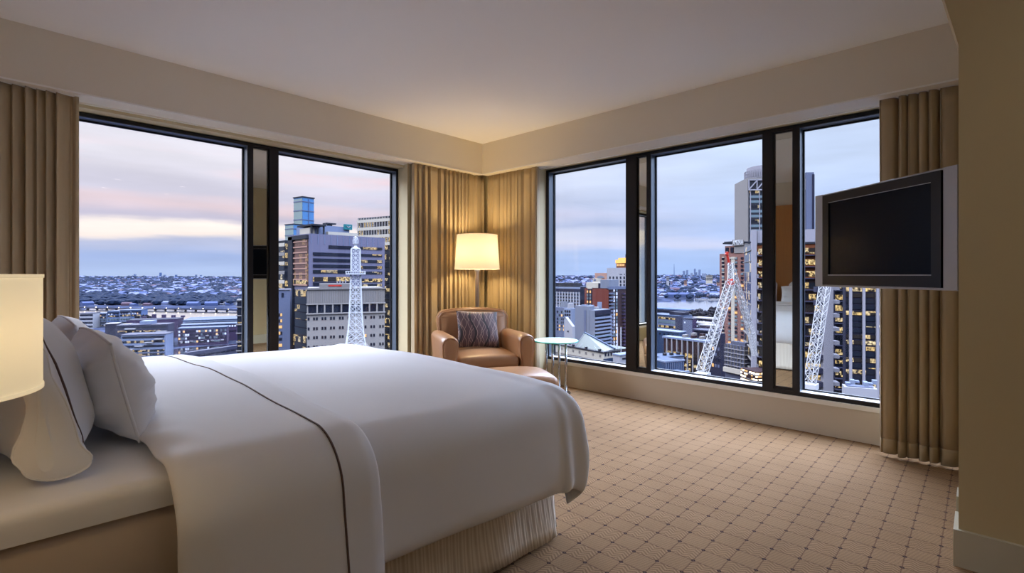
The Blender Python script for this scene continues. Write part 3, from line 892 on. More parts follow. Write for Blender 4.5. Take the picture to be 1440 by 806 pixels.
# ---- glass side table
M['tglass'] = mat_glass('table_top_glass', (.84, .98, .95, 1), 1.6, .4)
M['gedge'] = mat('green_glass_edge', rgb(70, 190, 170), .1)
st = tag(empty('side_table', (4.0, 3.144, 0)), 'round glass side table on chrome posts beside the right window', 'side table')
o = MB().lathe([(.224, .527), (.224, .537)], n=64).build('table_top', M['tglass'], st)
o['label'] = 'round clear glass top'
e = MB().lathe([(.2238, .526), (.2275, .5285), (.2275, .5355), (.2238, .538), (.2238, .526)], n=64, caps=False).build('glass_edge', M['gedge'], o, True)
MB().lathe([(.148, 0), (.148, .008), (.143, .012)], n=48).build('base', M['chrome'], st)
for k in range(4):
    a = R_(20 + 90 * k)
    p_ = MB().lathe([(.0125, .011), (.0125, .520)], (.105 * math.cos(a), .105 * math.sin(a)), 16).build('post', M['chrome'], st, True)
    MB().lathe([(.02, .520), (.02, .527)], (.105 * math.cos(a), .105 * math.sin(a)), 16).build('post_cap', M['chrome'], p_, True)

# ---- floor lamp
FLX, FLY = 3.692, 3.985
fl = tag(empty('floor_lamp', (FLX, FLY, 0)), 'lit floor lamp with a cream shade, behind the armchair', 'floor lamp')
MB().lathe([(.13, 0), (.13, .012), (.118, .02), (.02, .024)], n=48).build('base', M['chrome'], fl)
MB().lathe([(.021, .022), (.021, 1.235), (.028, 1.24), (.028, 1.262), (.012, 1.268), (.012, 1.36)], n=24).build('pole', M['steel'], fl, True)
s = MB().lathe([(.243, 1.262), (.219, 1.628)], n=96, caps=False).build('lamp_shade', M['shade'], fl, True)
md = s.modifiers.new('card', 'SOLIDIFY'); md.thickness = .003; md.offset = -1
for (r, z) in ((.243, 1.262), (.219, 1.628)):
    MB().lathe([(r - .004, z - .004), (r + .002, z - .004), (r + .002, z + .004), (r - .004, z + .004), (r - .004, z - .004)], n=96, caps=False).build('shade_rim', M['shade'], fl, True)
w = MB()
for k in range(3):
    a = k * 2 * PI / 3 + .4; w.bar((0, 0, 1.355), (.236 * math.cos(a), .236 * math.sin(a), 1.355), .004)
w.build('shade_ring', M['chrome'], fl)
lamp_light('floor_lamp_bulb', 'POINT', (FLX, FLY, 1.45), P_FLOOR, (1.0, .74, .40), .09)

# ================================================================== TELEVISION
M['silver'] = mat('silver_plastic', rgb(170, 174, 182), .4)
M['bezel'] = mat('black_gloss_bezel', rgb(20, 23, 29), .3, spec=.25)
M['screen'] = mat('dark_lcd_screen', rgb(14, 23, 36), .22, spec=.07)
PL = Vector((3.612, .763)); PR = Vector((3.003, .0755))
tw = (PL - PR).length; tz0, tz1 = zat(404.5, 3.155), zat(277, 3.155)
tzr0, tzr1 = zat(407, 2.2386), zat(228.5, 2.2386)
tvd = (PR - PL).normalized()                     # local x: left to right as seen
tv = tag(empty('television', (PL.x, PL.y, 0), math.atan2(tvd.y, tvd.x)), 'grey flat screen television mounted high at the right', 'television')
z0, z1 = (tz0 + tzr0) / 2, (tz1 + tzr1) / 2      # local: x along, y into the back
MB().rbox(0, tw, .004, .075, z0, z1, .006, 2).build('housing', M['silver'], tv)
sw = tw * .0755
for a in (0, tw - sw):
    g = MB().rbox(a + .001, a + sw, -.004, .006, z0 + .002, z1 - .002, .002, 2).build('speaker', M['silver'], tv)
    g['label'] = 'silver speaker strip'
bz = .050
b0, b1, c0, c1 = sw + .004, tw - sw - .004, z0 + .012, z1 - .012
w = MB()
w.box(b0, b0 + bz, -.010, .004, c0, c1).box(b1 - bz, b1, -.010, .004, c0, c1)
w.box(b0 + bz, b1 - bz, -.010, .004, c0, c0 + .062).box(b0 + bz, b1 - bz, -.010, .004, c1 - bz, c1)
w.build('bezel', M['bezel'], tv)
MB().box(b0 + bz, b1 - bz, -.002, .004, c0 + .062, c1 - bz).build('screen', M['screen'], tv)
e = .0025
MB().box(b0 + bz - e, b1 - bz + e, -.0112, -.010, c0 + .062 - 2 * e, c0 + .062).build('screen_trim', M['silver'], tv)
MB().box(b0 + bz, b1 - bz, -.0112, -.010, c1 - bz, c1 - bz + e).build('screen_trim', M['silver'], tv)
cxm = tw * .62; czm = (z0 + z1) / 2
MB().box(cxm - .12, cxm + .12, .075, .095, czm - .12, czm + .12).build('mount_plate', M['black'], tv)
inv = tv.rotation_euler.z
def tv_local(x, y, z):
    d = Vector((x - PL.x, y - PL.y)); c, s = math.cos(-inv), math.sin(-inv)
    return (d.x * c - d.y * s, d.x * s + d.y * c, z)
wa = tv_local(3.62, -.05, czm)
MB().bar((cxm, .09, czm), wa, .05, .05).build('wall_arm', M['black'], tv)

# ================================================================== unseen downlights added over the entry, behind the camera, to brighten the room
M['lens'] = mat('lit_downlight_lens', (1, 1, 1, 1), .5, emit=(1, .86, .68, 1), emit_s=6)
M['white'] = mat('white_enamel', rgb(235, 235, 232), .4)
first = None
for i, (x, y) in enumerate(FILL_AT):
    names = ['round ceiling downlight over the entry, nearest the bed wall', 'round ceiling downlight over the entry, in the middle', 'round ceiling downlight over the entry, nearest the television wall', 'round ceiling downlight near the back wall on the bed side', 'round ceiling downlight near the back wall in the middle', 'round ceiling downlight near the back wall on the television side']
    if first is None:
        r = empty('ceiling_downlight', (x, y, H))
        MB().lathe([(.085, 0), (.085, -.008), (.06, -.010), (.06, 0)], n=32, caps=False).build('trim_ring', M['white'], r, True)
        MB().lathe([(.06, -.004), (.06, -.002)], n=32).build('lens', M['lens'], r)
        first = r; tag(r, names[i], 'ceiling light', 'downlights over the entry')
    else:
        r = dup(first, (x, y, H), label=names[i])
    lamp_light('downlight_lamp', 'SPOT', (x, y, H - .02), P_FILL, (1, .96, .90), .06, rot=(0, 0, 0), spot=R_(150))

# ================================================================== CITY
G = -94.0
def dk(c): return (c[0] * CITY, c[1] * CITY, c[2] * CITY, 1)  # city colours darkened to offset the boosted overhead sky
def C(name, r, g, b, rough=.8, **k): return mat(name, dk(rgb(r, g, b)), rough, spec=.04, **k)
M['stone'] = C('pale_stone', 168, 162, 160, noise_amt=.06, noise_scale=.4)
M['stone_d'] = C('weathered_stone', 140, 134, 134, noise_amt=.08, noise_scale=.5)
M['purple'] = C('mauve_grey_cladding', 124, 122, 148, rough=.45, noise_amt=.04, noise_scale=.3)
M['salmon'] = mat_lit('brown_tinted_glass', dk(rgb(120, 88, 78)), 2.4, 3.2, .80, (1, .66, .25, 1), .25)
M['dkmetal'] = C('dark_roof_metal', 52, 54, 64, rough=.5)
M['dkglass'] = mat_lit('dark_office_glass', dk(rgb(34, 40, 56)), 2.2, 3.2, .88, (1, .72, .30, 1), .9)
M['litglass'] = mat_lit('lit_office_glass', dk(rgb(52, 46, 44)), 1.6, 3.2, .38, (1, .70, .26, 1), .9, second=(1, .82, .5, 1))
M['midglass'] = mat_lit('half_lit_office_glass', dk(rgb(36, 40, 52)), 2.0, 3.2, .62, (1, .68, .24, 1), .8, second=(1, .85, .55, 1))
M['win_dark'] = C('dark_window', 40, 44, 60, rough=.2)
M['win_teal'] = C('pale_blind_window', 120, 138, 150, rough=.3)
M['win_lit'] = mat('warm_lit_window', rgb(90, 60, 30), .4, emit=(1, .62, .22, 1), emit_s=.5)
M['win_white'] = mat('white_lit_window', rgb(90, 95, 110), .4, emit=(.85, .92, 1, 1), emit_s=.22)
M['blueglass'] = mat('blue_curtain_glass', dk(rgb(110, 170, 235)), .12, .35, noise_amt=.1, noise_scale=.08)
M['paleglass'] = mat('pale_curtain_glass', dk(rgb(168, 190, 190)), .15, .3, noise_amt=.06, noise_scale=.1)
M['bluegrey'] = C('blue_grey_cladding', 128, 140, 172, rough=.5, noise_amt=.05, noise_scale=.2)
M['greyblank'] = C('grey_rendered_wall', 132, 138, 156, noise_amt=.04, noise_scale=.15)
M['white_b'] = C('white_facade', 176, 176, 186)
M['cream_b'] = C('cream_facade', 206, 198, 186)
M['pinkcream'] = C('pinkish_facade', 190, 150, 136)
M['brick'] = C('red_brown_brick', 122, 66, 58, noise_amt=.08, noise_scale=.5)
M['dkbrick'] = C('dark_brown_brick', 64, 46, 52, noise_amt=.08, noise_scale=.5)
M['pinkbrick'] = C('pink_brown_brick', 152, 112, 106, noise_amt=.06, noise_scale=.5)
M['brownclad'] = C('rust_brown_cladding', 128, 74, 46, rough=.5, noise_amt=.15, noise_scale=.2)
M['conc'] = C('concrete', 150, 146, 146, noise_amt=.08, noise_scale=.12)
M['conc_l'] = C('pale_concrete', 168, 166, 178, noise_amt=.05, noise_scale=.2)
M['conc_b'] = C('blue_grey_concrete', 110, 118, 146, noise_amt=.05, noise_scale=.2)
M['plum'] = C('plum_brick', 72, 60, 92)
M['roofblue'] = C('pale_blue_roof', 58, 78, 112, rough=.5)
M['roofgrey'] = C('lilac_grey_roof', 66, 68, 92, rough=.6)
M['cranew'] = C('white_painted_steel', 214, 214, 218, rough=.4)
M['cranegrey'] = C('grey_white_steel', 200, 206, 214, rough=.4)
M['lattice'] = mat('bright_white_steel', (.17, .175, .19, 1), .6, spec=.05)
M['red'] = C('red_painted_steel', 206, 62, 52, rough=.4)
M['teal'] = C('teal_sign_face', 52, 132, 140, rough=.4)
M['darkline'] = C('dark_blue_shadow_gap', 46, 48, 70)  # one even dark blue for walls, roofs and bands
M['gold'] = mat('lit_golden_crown', rgb(110, 75, 25), .5, emit=(1, .52, .06, 1), emit_s=.5)
M['sitelamp'] = mat('construction_lamp', (1, .8, .5, 1), .5, emit=(1, .66, .25, 1), emit_s=1.6)
M['mesh'] = C('scaffold_netting', 96, 100, 122, noise_amt=.1, noise_scale=.4)
M['farblue'] = C('distant_blue_building', 96, 118, 164)  # far skyline haze put into the blue; nearer blue parts share it
M['fargrey'] = C('distant_grey_building', 140, 152, 180)  # pale grey carries the skyline haze in its colour; nearer parts share it
M['lightdot'] = mat('street_lamp_globe', (1, .8, .5, 1), .5, emit=(1, .78, .45, 1), emit_s=1.2)

class Blk:
    """a box-shaped building; local x runs along its right face, local y along its left face, origin at the near corner"""
    def __init__(s, name, label, A, B, Cc, d, top, rot=0.0, cat='building', Lx=None, Ly=None, group=None, base=G):
        s.B = at(B, HY, d); s.d = d
        th = R_(rot); v = Vector((math.cos(th), math.sin(th))); u = Vector((-v.y, v.x))
        def hit(px, w):
            r = ray(px)                     # B + w t = r k
            det = w.x * (-r.y) + r.x * w.y
            return (-s.B.x * (-r.y) - r.x * s.B.y) / det if False else ((s.B.x * r.y - s.B.y * r.x) / (w.y * r.x - w.x * r.y))
        s.Lx = Lx if Lx else (hit(Cc, v) if Cc is not None else 20)
        s.Ly = Ly if Ly else (hit(A, u) if A is not None else 20)
        s.u, s.v = u, v
        if DBG and (s.Lx > 90 or s.Ly > 90 or s.Lx < 0 or s.Ly < 0): print('BIG', label, round(s.Lx), round(s.Ly), d)
        s.root = empty(name, (s.B.x, s.B.y, base), th)
        s.base = base; s.top = zat(top, d) - base
        tag(s.root, label, cat, group)
        s._hit = hit
    def z(s, py): return zat(py, s.d) - s.base
    def fx(s, px): return s._hit(px, s.v)      # local x on the right face at picture column px
    def fy(s, px): return s._hit(px, s.u)      # local y on the left face
    def zx(s, py, x):                           # local z at height py where local x = x on the right face
        P = s.B.to_2d() + s.v * x; dd = P.x * FW.x + P.y * FW.y; return zat(py, dd) - s.base
    def zy(s, py, y):
        P = s.B.to_2d() + s.u * y; dd = P.x * FW.x + P.y * FW.y; return zat(py, dd) - s.base
    def part(s, name, m, x0, x1, y0, y1, z0, z1, parent=None):
        return MB().box(x0, x1, y0, y1, z0, z1).build(name, m, parent or s.root, fix=False)
    def body(s, m, name='body', z0=0, z1=None): return s.part(name, m, 0, s.Lx, 0, s.Ly, z0, s.top if z1 is None else z1)
    def bandR(s, m, x0, x1, z0, z1, e=.15, name='window_band'): return s.part(name, m, x0, x1, -e, .05, z0, z1)
    def bandL(s, m, y0, y1, z0, z1, e=.15, name='window_band'): return s.part(name, m, -e, .05, y0, y1, z0, z1)
    def wins(s, face, cs, zs, w, h, mats, weights, seed=1, e=.12, name='window', most=96):
        rnd = random.Random(seed); n = 0
        meshes = {}
        rest = {}
        for z in zs:
            for c in cs:
                m = rnd.choices(mats, weights)[0]
                if n < most:
                    if m.name not in meshes:
                        q = MB().box(-w / 2, w / 2, -e, .05, 0, h) if face == 'R' else MB().box(-e, .05, -w / 2, w / 2, 0, h)
                        o = q.build(name, m, s.root, fix=False); meshes[m.name] = o
                    else:
                        o = meshes[m.name].copy(); COL.objects.link(o)
                    o.location = (c, 0, z) if face == 'R' else (0, c, z)
                else:
                    q = rest.setdefault(m.name, (m, MB()))[1]
                    if face == 'R': q.box(c - w / 2, c + w / 2, -e, .05, z, z + h)
                    else: q.box(-e, .05, c - w / 2, c + w / 2, z, z + h)
                n += 1
        if rest:
            mb = MB(); ms = []; idx = []
            for k, (m, q) in rest.items():
                mb.add(q.v, q.f); idx += [len(ms)] * len(q.f); ms.append(m)
            o = mb.build('small_windows', None, s.root, fix=False)
            for m in ms: o.data.materials.append(m)
            o.data.polygons.foreach_set('material_index', idx)
            o['kind'] = 'stuff'
def steps(a, b, n):
    return [a + (b - a) * i / (n - 1) for i in range(n)] if n > 1 else [a]

# ---------- terrain, water
def ground_z(r, az):
    """az: + towards the left view"""
    if r < 2050: return G
    t = (r - 2050) / 9950
    end = -52 + 58 * max(0, min(1, .5 - az))
    z = G + (end - G) * min(1, t) ** 1.0
    return z
rows = []
AZ = steps(-.45, 1.75, 90)
RR = [15, 60, 150, 400, 900, 1500, 2050, 2400, 3000, 3800, 4800, 6000, 7600, 9500, 12000, 14500]
def azn(a): return (a - .75) / 1.0
for i, r in enumerate(RR):
    row = []
    for a in AZ:
        z = ground_z(r, azn(a))
        if r > 2100: z += 9 * noise.noise(Vector((r * math.cos(a) / 700, r * math.sin(a) / 700, 1))) * min(1, r / 5000)
        if r > 12500: z -= 120
        row.append((r * math.cos(a), r * math.sin(a), z))
    rows.append(row)
def terrain_mat():
    m, nt, ns, ln = new_mat('wooded_suburb_ground')
    out = N(nt, 'ShaderNodeOutputMaterial'); b = N(nt, 'ShaderNodeBsdfPrincipled'); ln.new(b.outputs[0], out.inputs[0])
    b.inputs['Roughness'].default_value = 1; b.inputs['Specular IOR Level'].default_value = 0.0
    tc = N(nt, 'ShaderNodeTexCoord')
    n1 = N(nt, 'ShaderNodeTexNoise'); n1.inputs['Scale'].default_value = .006; n1.inputs['Detail'].default_value = 6; ln.new(tc.outputs['Object'], n1.inputs['Vector'])
    vo = N(nt, 'ShaderNodeTexVoronoi'); vo.inputs['Scale'].default_value = .035; ln.new(tc.outputs['Object'], vo.inputs['Vector'])
    c = mixc(nt, n1.outputs[0], dk(rgb(40, 46, 64)), dk(rgb(74, 80, 104)))  # blue of dusk and distance haze put into the ground colour
    sp = N(nt, 'ShaderNodeSeparateColor'); ln.new(vo.outputs['Color'], sp.inputs[0])
    f = mathn(nt, 'MULTIPLY', mathn(nt, 'GREATER_THAN', sp.outputs[0], .66), .55)
    c = mixc(nt, f, c, dk(rgb(96, 106, 140)))
    ln.new(c, b.inputs['Base Color'])
    return m
M['terrain'] = terrain_mat()
struct(MB().grid(rows).build('ground', M['terrain'], smooth=True), 'distant wooded suburbs stretching to the horizon', 'ground')

def water_mat():
    m, nt, ns, ln = new_mat('calm_harbour_water')
    out = N(nt, 'ShaderNodeOutputMaterial'); b = N(nt, 'ShaderNodeBsdfPrincipled'); ln.new(b.outputs[0], out.inputs[0])
    b.inputs['Base Color'].default_value = rgb(224, 229, 240); b.inputs['Roughness'].default_value = .08
    b.inputs['Specular IOR Level'].default_value = 1.0
    b.inputs['Metallic'].default_value = 1
    tc = N(nt, 'ShaderNodeTexCoord'); nz = N(nt, 'ShaderNodeTexNoise'); nz.inputs['Scale'].default_value = .05
    ln.new(tc.outputs['Object'], nz.inputs['Vector'])
    bp = N(nt, 'ShaderNodeBump'); bp.inputs['Strength'].default_value = .012; bp.inputs['Distance'].default_value = 1.0
    ln.new(nz.outputs[0], bp.inputs['Height']); ln.new(bp.outputs[0], b.inputs['Normal'])
    return m
M['water'] = water_mat()
def gpt(px, py, z=G):
    d = FPX * (CH - z) / (py - HY); p = ray(px) * d
    return (p.x, p.y)
def water(name, label, pts):
    P = [gpt(*p, z=G + .6) for p in pts]; c = (sum(p[0] for p in P) / len(P), sum(p[1] for p in P) / len(P))
    o = MB().prism([(x - c[0], y - c[1]) for x, y in P], 'z', -1.0, 0).build(name, M['water'], loc=(c[0], c[1], G + .6))
    return tag(o, label, 'water', kind='stuff')
water('harbour_water', 'pale harbour inlet crossing the left window below the wooded shore',
      [(40, 443), (60, 437), (115, 432.6), (160, 432.6), (200, 434.5), (250, 434.5), (300, 436), (345, 438.5), (370, 440), (372, 455), (330, 454), (300, 452), (250, 449), (210, 447), (150, 446), (80, 446)])
water('harbour_water', 'near reach of harbour water at the foot of the left window',
      [(120, 497), (230, 493), (262, 489), (300, 486), (345, 482.5), (372, 481), (380, 505), (380, 530), (120, 530)])
water('harbour_water', 'pale bay behind the trees in the right window',
      [(880, 428), (925, 425.5), (944, 425), (946, 421.5), (1000, 421), (1060, 421), (1110, 422), (1110, 440), (1040, 440), (925, 439), (880, 439)])

# ---------- far houses and trees (beyond counting), and the nearer ones one by one
rnd = random.Random(11)
def far_pt(lo, hi, zones):
    z = rnd.choice(zones); px = rnd.uniform(*z)
    k = rnd.random(); r = lo * (hi / lo) ** k
    p = ray(px) * r; a = math.atan2(p.y, p.x); rr = math.hypot(p.x, p.y)
    return p.x, p.y, ground_z(rr, azn(a)), px
ZL, ZR = (95, 352), (770, 1020)
M['house_a'] = C('pale_house_walls', 122, 130, 164); M['house_b'] = C('grey_house_walls', 78, 92, 136); M['house_c'] = C('tiled_house_roof', 92, 74, 90)  # distance haze put into the wall colours as blue
def house_geo(mb, x, y, z, w, l, h, a):
    c, s = math.cos(a), math.sin(a)
    def T(p): return (x + p[0] * c - p[1] * s, y + p[0] * s + p[1] * c, z + p[2])
    vs = [(-w, -l, 0), (w, -l, 0), (w, l, 0), (-w, l, 0), (-w, -l, h), (w, -l, h), (w, l, h), (-w, l, h), (0, -l, h * 1.5), (0, l, h * 1.5)]
    mb.add([T(v) for v in vs], [(0, 1, 5, 4), (1, 2, 6, 5), (2, 3, 7, 6), (3, 0, 4, 7), (4, 5, 8), (6, 7, 9), (5, 6, 9, 8), (7, 4, 8, 9)])
ICO = None
def ico():
    global ICO
    if ICO is None:
        bm = bmesh.new(); bmesh.ops.create_icosphere(bm, subdivisions=1, radius=1); bm.verts.index_update()
        ICO = ([tuple(v.co) for v in bm.verts], [tuple(v.index for v in f.verts) for f in bm.faces]); bm.free()
    return ICO
def tree_geo(mb, x, y, z, r, h):
    vs, fs = ico()
    j = rnd.random() * 3
    mb.add([(x + v[0] * r * (1 + .2 * math.sin(j + v[1] * 4)), y + v[1] * r, z + h * .55 + v[2] * h * .5) for v in vs], fs)
M['tree'] = C('dusk_green_foliage', 26, 40, 66, rough=.95, noise_amt=.25, noise_scale=.05)  # foliage coloured blue to stand for distance haze
M['tree2'] = C('dark_near_foliage', 34, 32, 42, rough=.95, noise_amt=.3, noise_scale=.12)
hm = {k: MB() for k in ('house_a', 'house_b', 'house_c')}
for i in range(4600):
    x, y, z, px = far_pt(2050, 9500, [ZL, ZL, ZR])
    s = rnd.uniform(.6, 1.6) * (1 + .5 * (math.hypot(x, y) / 6000))
    house_geo(hm[rnd.choices(list(hm), [3, 3, 1.2])[0]], x, y, z - 2, 8 * s, 12 * s, rnd.uniform(5, 9) * s, rnd.random() * 3)
SIDE = [(-320, 90), (-320, 90), (400, 760), (1030, 1420)]
for i in range(1900):
    x, y, z, px = far_pt(420, 7000, SIDE)
    if px < 90 and 900 < math.hypot(x, y) < 1560: continue
    s = rnd.uniform(.7, 1.5) * (1 + .5 * (math.hypot(x, y) / 6000))
    house_geo(hm[rnd.choices(list(hm), [3, 3, 1.2])[0]], x, y, z - 2, 8 * s, 12 * s, rnd.uniform(6, 12) * s, rnd.random() * 3)
mb = MB(); idx = []; ms = []
for k, q in hm.items():
    mb.add(q.v, q.f); idx += [len(ms)] * len(q.f); ms.append(M[k])
o = mb.build('far_houses', None, fix=False)
for m in ms: o.data.materials.append(m)
o.data.polygons.foreach_set('material_index', idx)
tag(o, 'countless tiny pale houses scattered over the far suburbs', 'houses', kind='stuff')
mb = MB()
for i in range(3900):
    x, y, z, px = far_pt(1560, 9000, [ZL, ZL, ZR])
    if math.hypot(x, y) < 2080 and px > 770: continue
    s = rnd.uniform(.7, 1.5) * (1 + math.hypot(x, y) / 7000)
    tree_geo(mb, x, y, z - 2, 10 * s, 12 * s)
for i in range(2600):
    x, y, z, px = far_pt(380, 7000, SIDE)
    if px < 90 and 900 < math.hypot(x, y) < 1520: continue
    s = rnd.uniform(.7, 1.4) * (1 + math.hypot(x, y) / 7000)
    tree_geo(mb, x, y, z - 2, 10 * s, 12 * s)
tag(mb.build('far_trees', M['tree'], fix=False), 'dark tree canopy spread between the far houses', 'trees', kind='stuff')
# nearest houses, each its own object
protos = []
for k in ('house_a', 'house_b', 'house_c'):
    q = MB(); house_geo(q, 0, 0, 0, 9, 14, 8, 0); protos.append(q.build('house', M[k], fix=False))
used = set()
for i in range(110):
    px = rnd.uniform(100, 345) if i < 75 else rnd.uniform(925, 1012)
    r = rnd.uniform(1520, 2000) if px < 400 else rnd.uniform(1980, 2600)
    p = ray(px) * r; rr = math.hypot(p.x, p.y)
    k = rnd.randrange(3)
    if k in used: o = protos[k].copy(); COL.objects.link(o)
    else: o = protos[k]; used.add(k)
    o.location = (p.x, p.y, ground_z(rr, azn(math.atan2(p.y, p.x))) - .5); s = rnd.uniform(.6, 1.3)
    o.scale = (s, s, s); o.rotation_euler = (0, 0, rnd.random() * 3)
    tag(o, 'tiny house among trees just beyond the harbour water', 'house', 'small houses near the far shore')
# dark headland of trees, right window; trees by the inlet, left window
def tree(label, px, py, d, w, h, group, m='tree2', seed=1):
    """crown of many leaf clumps on a short trunk; py = top of the crown in the picture"""
    P = at(px, py, d); rr = random.Random(seed)
    z0 = max(G, P.z - h)
    root = tag(empty('tree', (P.x, P.y, z0)), label, 'tree', group)
    H_ = P.z - z0
    mb = MB(); vs, fs = ico()
    for i in range(46):
        a = rr.random() * 2 * PI; q = rr.random() ** .5; t = rr.random()
        zz = H_ * (.35 + .58 * t); rad = w * .5 * q * math.sin(PI * (.15 + .75 * (1 - t) ** .8))
        s = w * .16 * rr.uniform(.6, 1.2)
        mb.add([(rad * math.cos(a) + v[0] * s * rr.uniform(.8, 1.2), rad * math.sin(a) + v[1] * s, zz + v[2] * s * .8) for v in vs], fs)
    mb.build('foliage', M[m], root, fix=False)
    MB().tube([(0, 0, 0), (w * .02, 0, H_ * .5)], w * .03, 6).build('trunk', M['dkbrick'], root)
for i, (px, py, w) in enumerate(((968, 438, 17), (975, 433, 24), (983, 432.5, 24), (991, 436, 22), (998, 433, 20), (1004, 430.5, 22), (1010, 432, 20), (987, 440, 26), (1000, 441, 24), (977, 442, 22))):
    tree('dark tree of the clump by the bay, behind the white crane', px, py, 560 + 12 * i, w, 44, 'trees by the bay', seed=i)
for i, (px, py) in enumerate(((204, 442), (209, 444), (217, 446.5), (266, 448.5), (271, 447.5), (300, 448.5), (288, 450), (313, 450), (193, 444))):
    tree('small dark tree on the inlet shore beyond the apartments', px, py, 830, 11, 16, 'trees on the inlet shore', seed=30 + i)

# ---------- left window, far left pane
def low(name, label, A, B, Cc, d, top, m, roof=None, rot=0, lit=None, floors=0, cat='building', group=None, roofh=.8, Ly=None):
    b = Blk(name, label, A, B, Cc, d, top, rot, cat=cat, group=group, Ly=Ly)
    b.body(m)
    if roof: b.part('roof', roof, -.4, b.Lx + .4, -.4, b.Ly + .4, b.top, b.top + roofh)
    return b
def facade_bands(b, n, mats, lo=.06, face='R', frac=.5, e=.2, z0=0, z1=None, a0=.03, a1=.97):
    z1 = b.top if z1 is None else z1; L = b.Lx if face == 'R' else b.Ly
    for i in range(n):
        za = z0 + (z1 - z0) * (i + .28) / n; zb_ = za + (z1 - z0) * frac / n
        (b.bandR if face == 'R' else b.bandL)(mats[i % len(mats)], L * a0, L * a1, za, zb_, e)
apts = [((128, 150), 441.5, 'bluegrey'), ((150.5, 168), 438.5, 'farblue'), ((168.5, 184), 436.8, 'bluegrey'), ((184.5, 199), 436.5, 'farblue')]
for i, ((a, c), t, m) in enumerate(apts):
    b = low('apartment_block', ['leftmost of the blue grey apartment blocks by the inlet', 'second blue apartment block from the left by the inlet', 'third blue grey apartment block from the left by the inlet', 'rightmost of the blue apartment blocks by the inlet'][i], None, a, c, 905 - i * 6, t, M[m], M['roofblue'], rot=-28, Ly=30, group='apartments by the inlet')
    facade_bands(b, 5, [M['midglass'], M['win_dark'], M['win_teal']])
    b.wins('R', steps(b.Lx * .15, b.Lx * .85, 4), steps(b.top * .1, b.top * .8, 3), 1.6, 2.0, [M['win_white'], M['win_dark'], M['win_lit']], [2, 4, 1], seed=i, e=.5)
b = low('apartment_block', 'white low apartment building at the left edge of the inlet, behind the pillow', None, 112, 131, 880, 441, M['white_b'], M['roofgrey'], rot=-30, Ly=25)
facade_bands(b, 4, [M['win_dark']])
b = low('warehouse', 'long plum brick warehouse in the middle of the left window', 178, 190, 258.5, 770, 448.5, M['plum'], M['darkline'], rot=-26)
for k in range(5): b.part('chimney', M['plum'], b.Lx * (.12 + .2 * k), b.Lx * (.12 + .2 * k) + 5, 4, 9, b.top, b.top + 3 + (k * 7 % 4))
b = low('warehouse', 'small black shed roof beside the white pillow in the left window', None, 148, 164, 740, 456, M['darkline'], M['white_b'], rot=-26, Ly=18)
b = low('office_building', 'stepped lilac grey office building with stacked white balconies', None, 163, 236, 640, 458.5, M['roofgrey'], M['roofgrey'], rot=-30, Ly=24)
facade_bands(b, 6, [M['win_dark'], M['midglass'], M['win_dark']], e=.3, frac=.42)
for k in range(5):
    x = b.Lx * (.18 + .2 * (k % 4)); b.part('balcony', M['white_b'], x, x + b.Lx * .2, -3.5, 0, b.top * (.28 + .14 * k), b.top * (.28 + .14 * k) + 1.4)
b.part('penthouse', M['bluegrey'], b.Lx * .42, b.Lx * .66, 5, 22, b.top, b.top + 5)
b.part('skylight', M['white_b'], b.Lx * .08, b.Lx * .25, 3, 14, b.top + .8, b.top + 1.8)
b = low('office_building', 'low grey office wing with white slab edges in front of the plum warehouse', None, 170, 233, 600, 472, M['bluegrey'], M['roofgrey'], rot=-32, Ly=24)
facade_bands(b, 4, [M['midglass'], M['win_dark']], e=.3)
for k in range(4):
    b.part('balcony', M['white_b'], b.Lx * (.1 + .22 * k), b.Lx * (.28 + .22 * k), -3, 0, b.top * (.2 + .18 * k), b.top * (.2 + .18 * k) + 1.2)
b = low('terrace_row', 'long pale blue roofed wharf building by the inlet shore', None, 257, 345, 740, 452, M['bluegrey'], M['roofblue'], rot=-24, Ly=60, roofh=1.5)
facade_bands(b, 3, [M['win_dark'], M['midglass']], e=.3)
b = low('terrace_row', 'middle row of wharf apartments with pale blue stepped roofs', None, 254, 333, 700, 458.5, M['plum'], M['roofblue'], rot=-24, Ly=26, roofh=1.3)
b.wins('R', steps(b.Lx * .03, b.Lx * .97, 20), steps(b.top * .55, b.top * .85, 2), 2.2, 2.4, [M['win_white'], M['win_dark'], M['win_lit']], [2, 5, 1], seed=3, e=.4)
b = low('terrace_row', 'front row of wharf apartments with white balconies and pale blue roof', None, 250, 319, 665, 463.5, M['plum'], M['roofblue'], rot=-24, Ly=22, roofh=1.6)
b.wins('R', steps(b.Lx * .03, b.Lx * .97, 22), steps(b.top * .18, b.top * .8, 4), 2.0, 2.6, [M['win_white'], M['win_dark'], M['win_lit'], M['win_teal']], [1.6, 5, 1, 2], seed=4, e=.4)
for k in range(9):
    b.part('balcony', M['conc_l'], b.Lx * (.04 + .105 * k), b.Lx * (.10 + .105 * k), -2.6, 0, b.top * (.25 + .3 * (k % 2)), b.top * (.25 + .3 * (k % 2)) + 1.2)
b = low('boathouse', 'small pale blue boathouse at the near waterside', None, 166, 175, 590, 496, M['bluegrey'], M['roofblue'], rot=-30, Ly=14)
b.bandR(M['win_dark'], b.Lx * .2, b.Lx * .8, b.top * .1, b.top * .7, name='door')
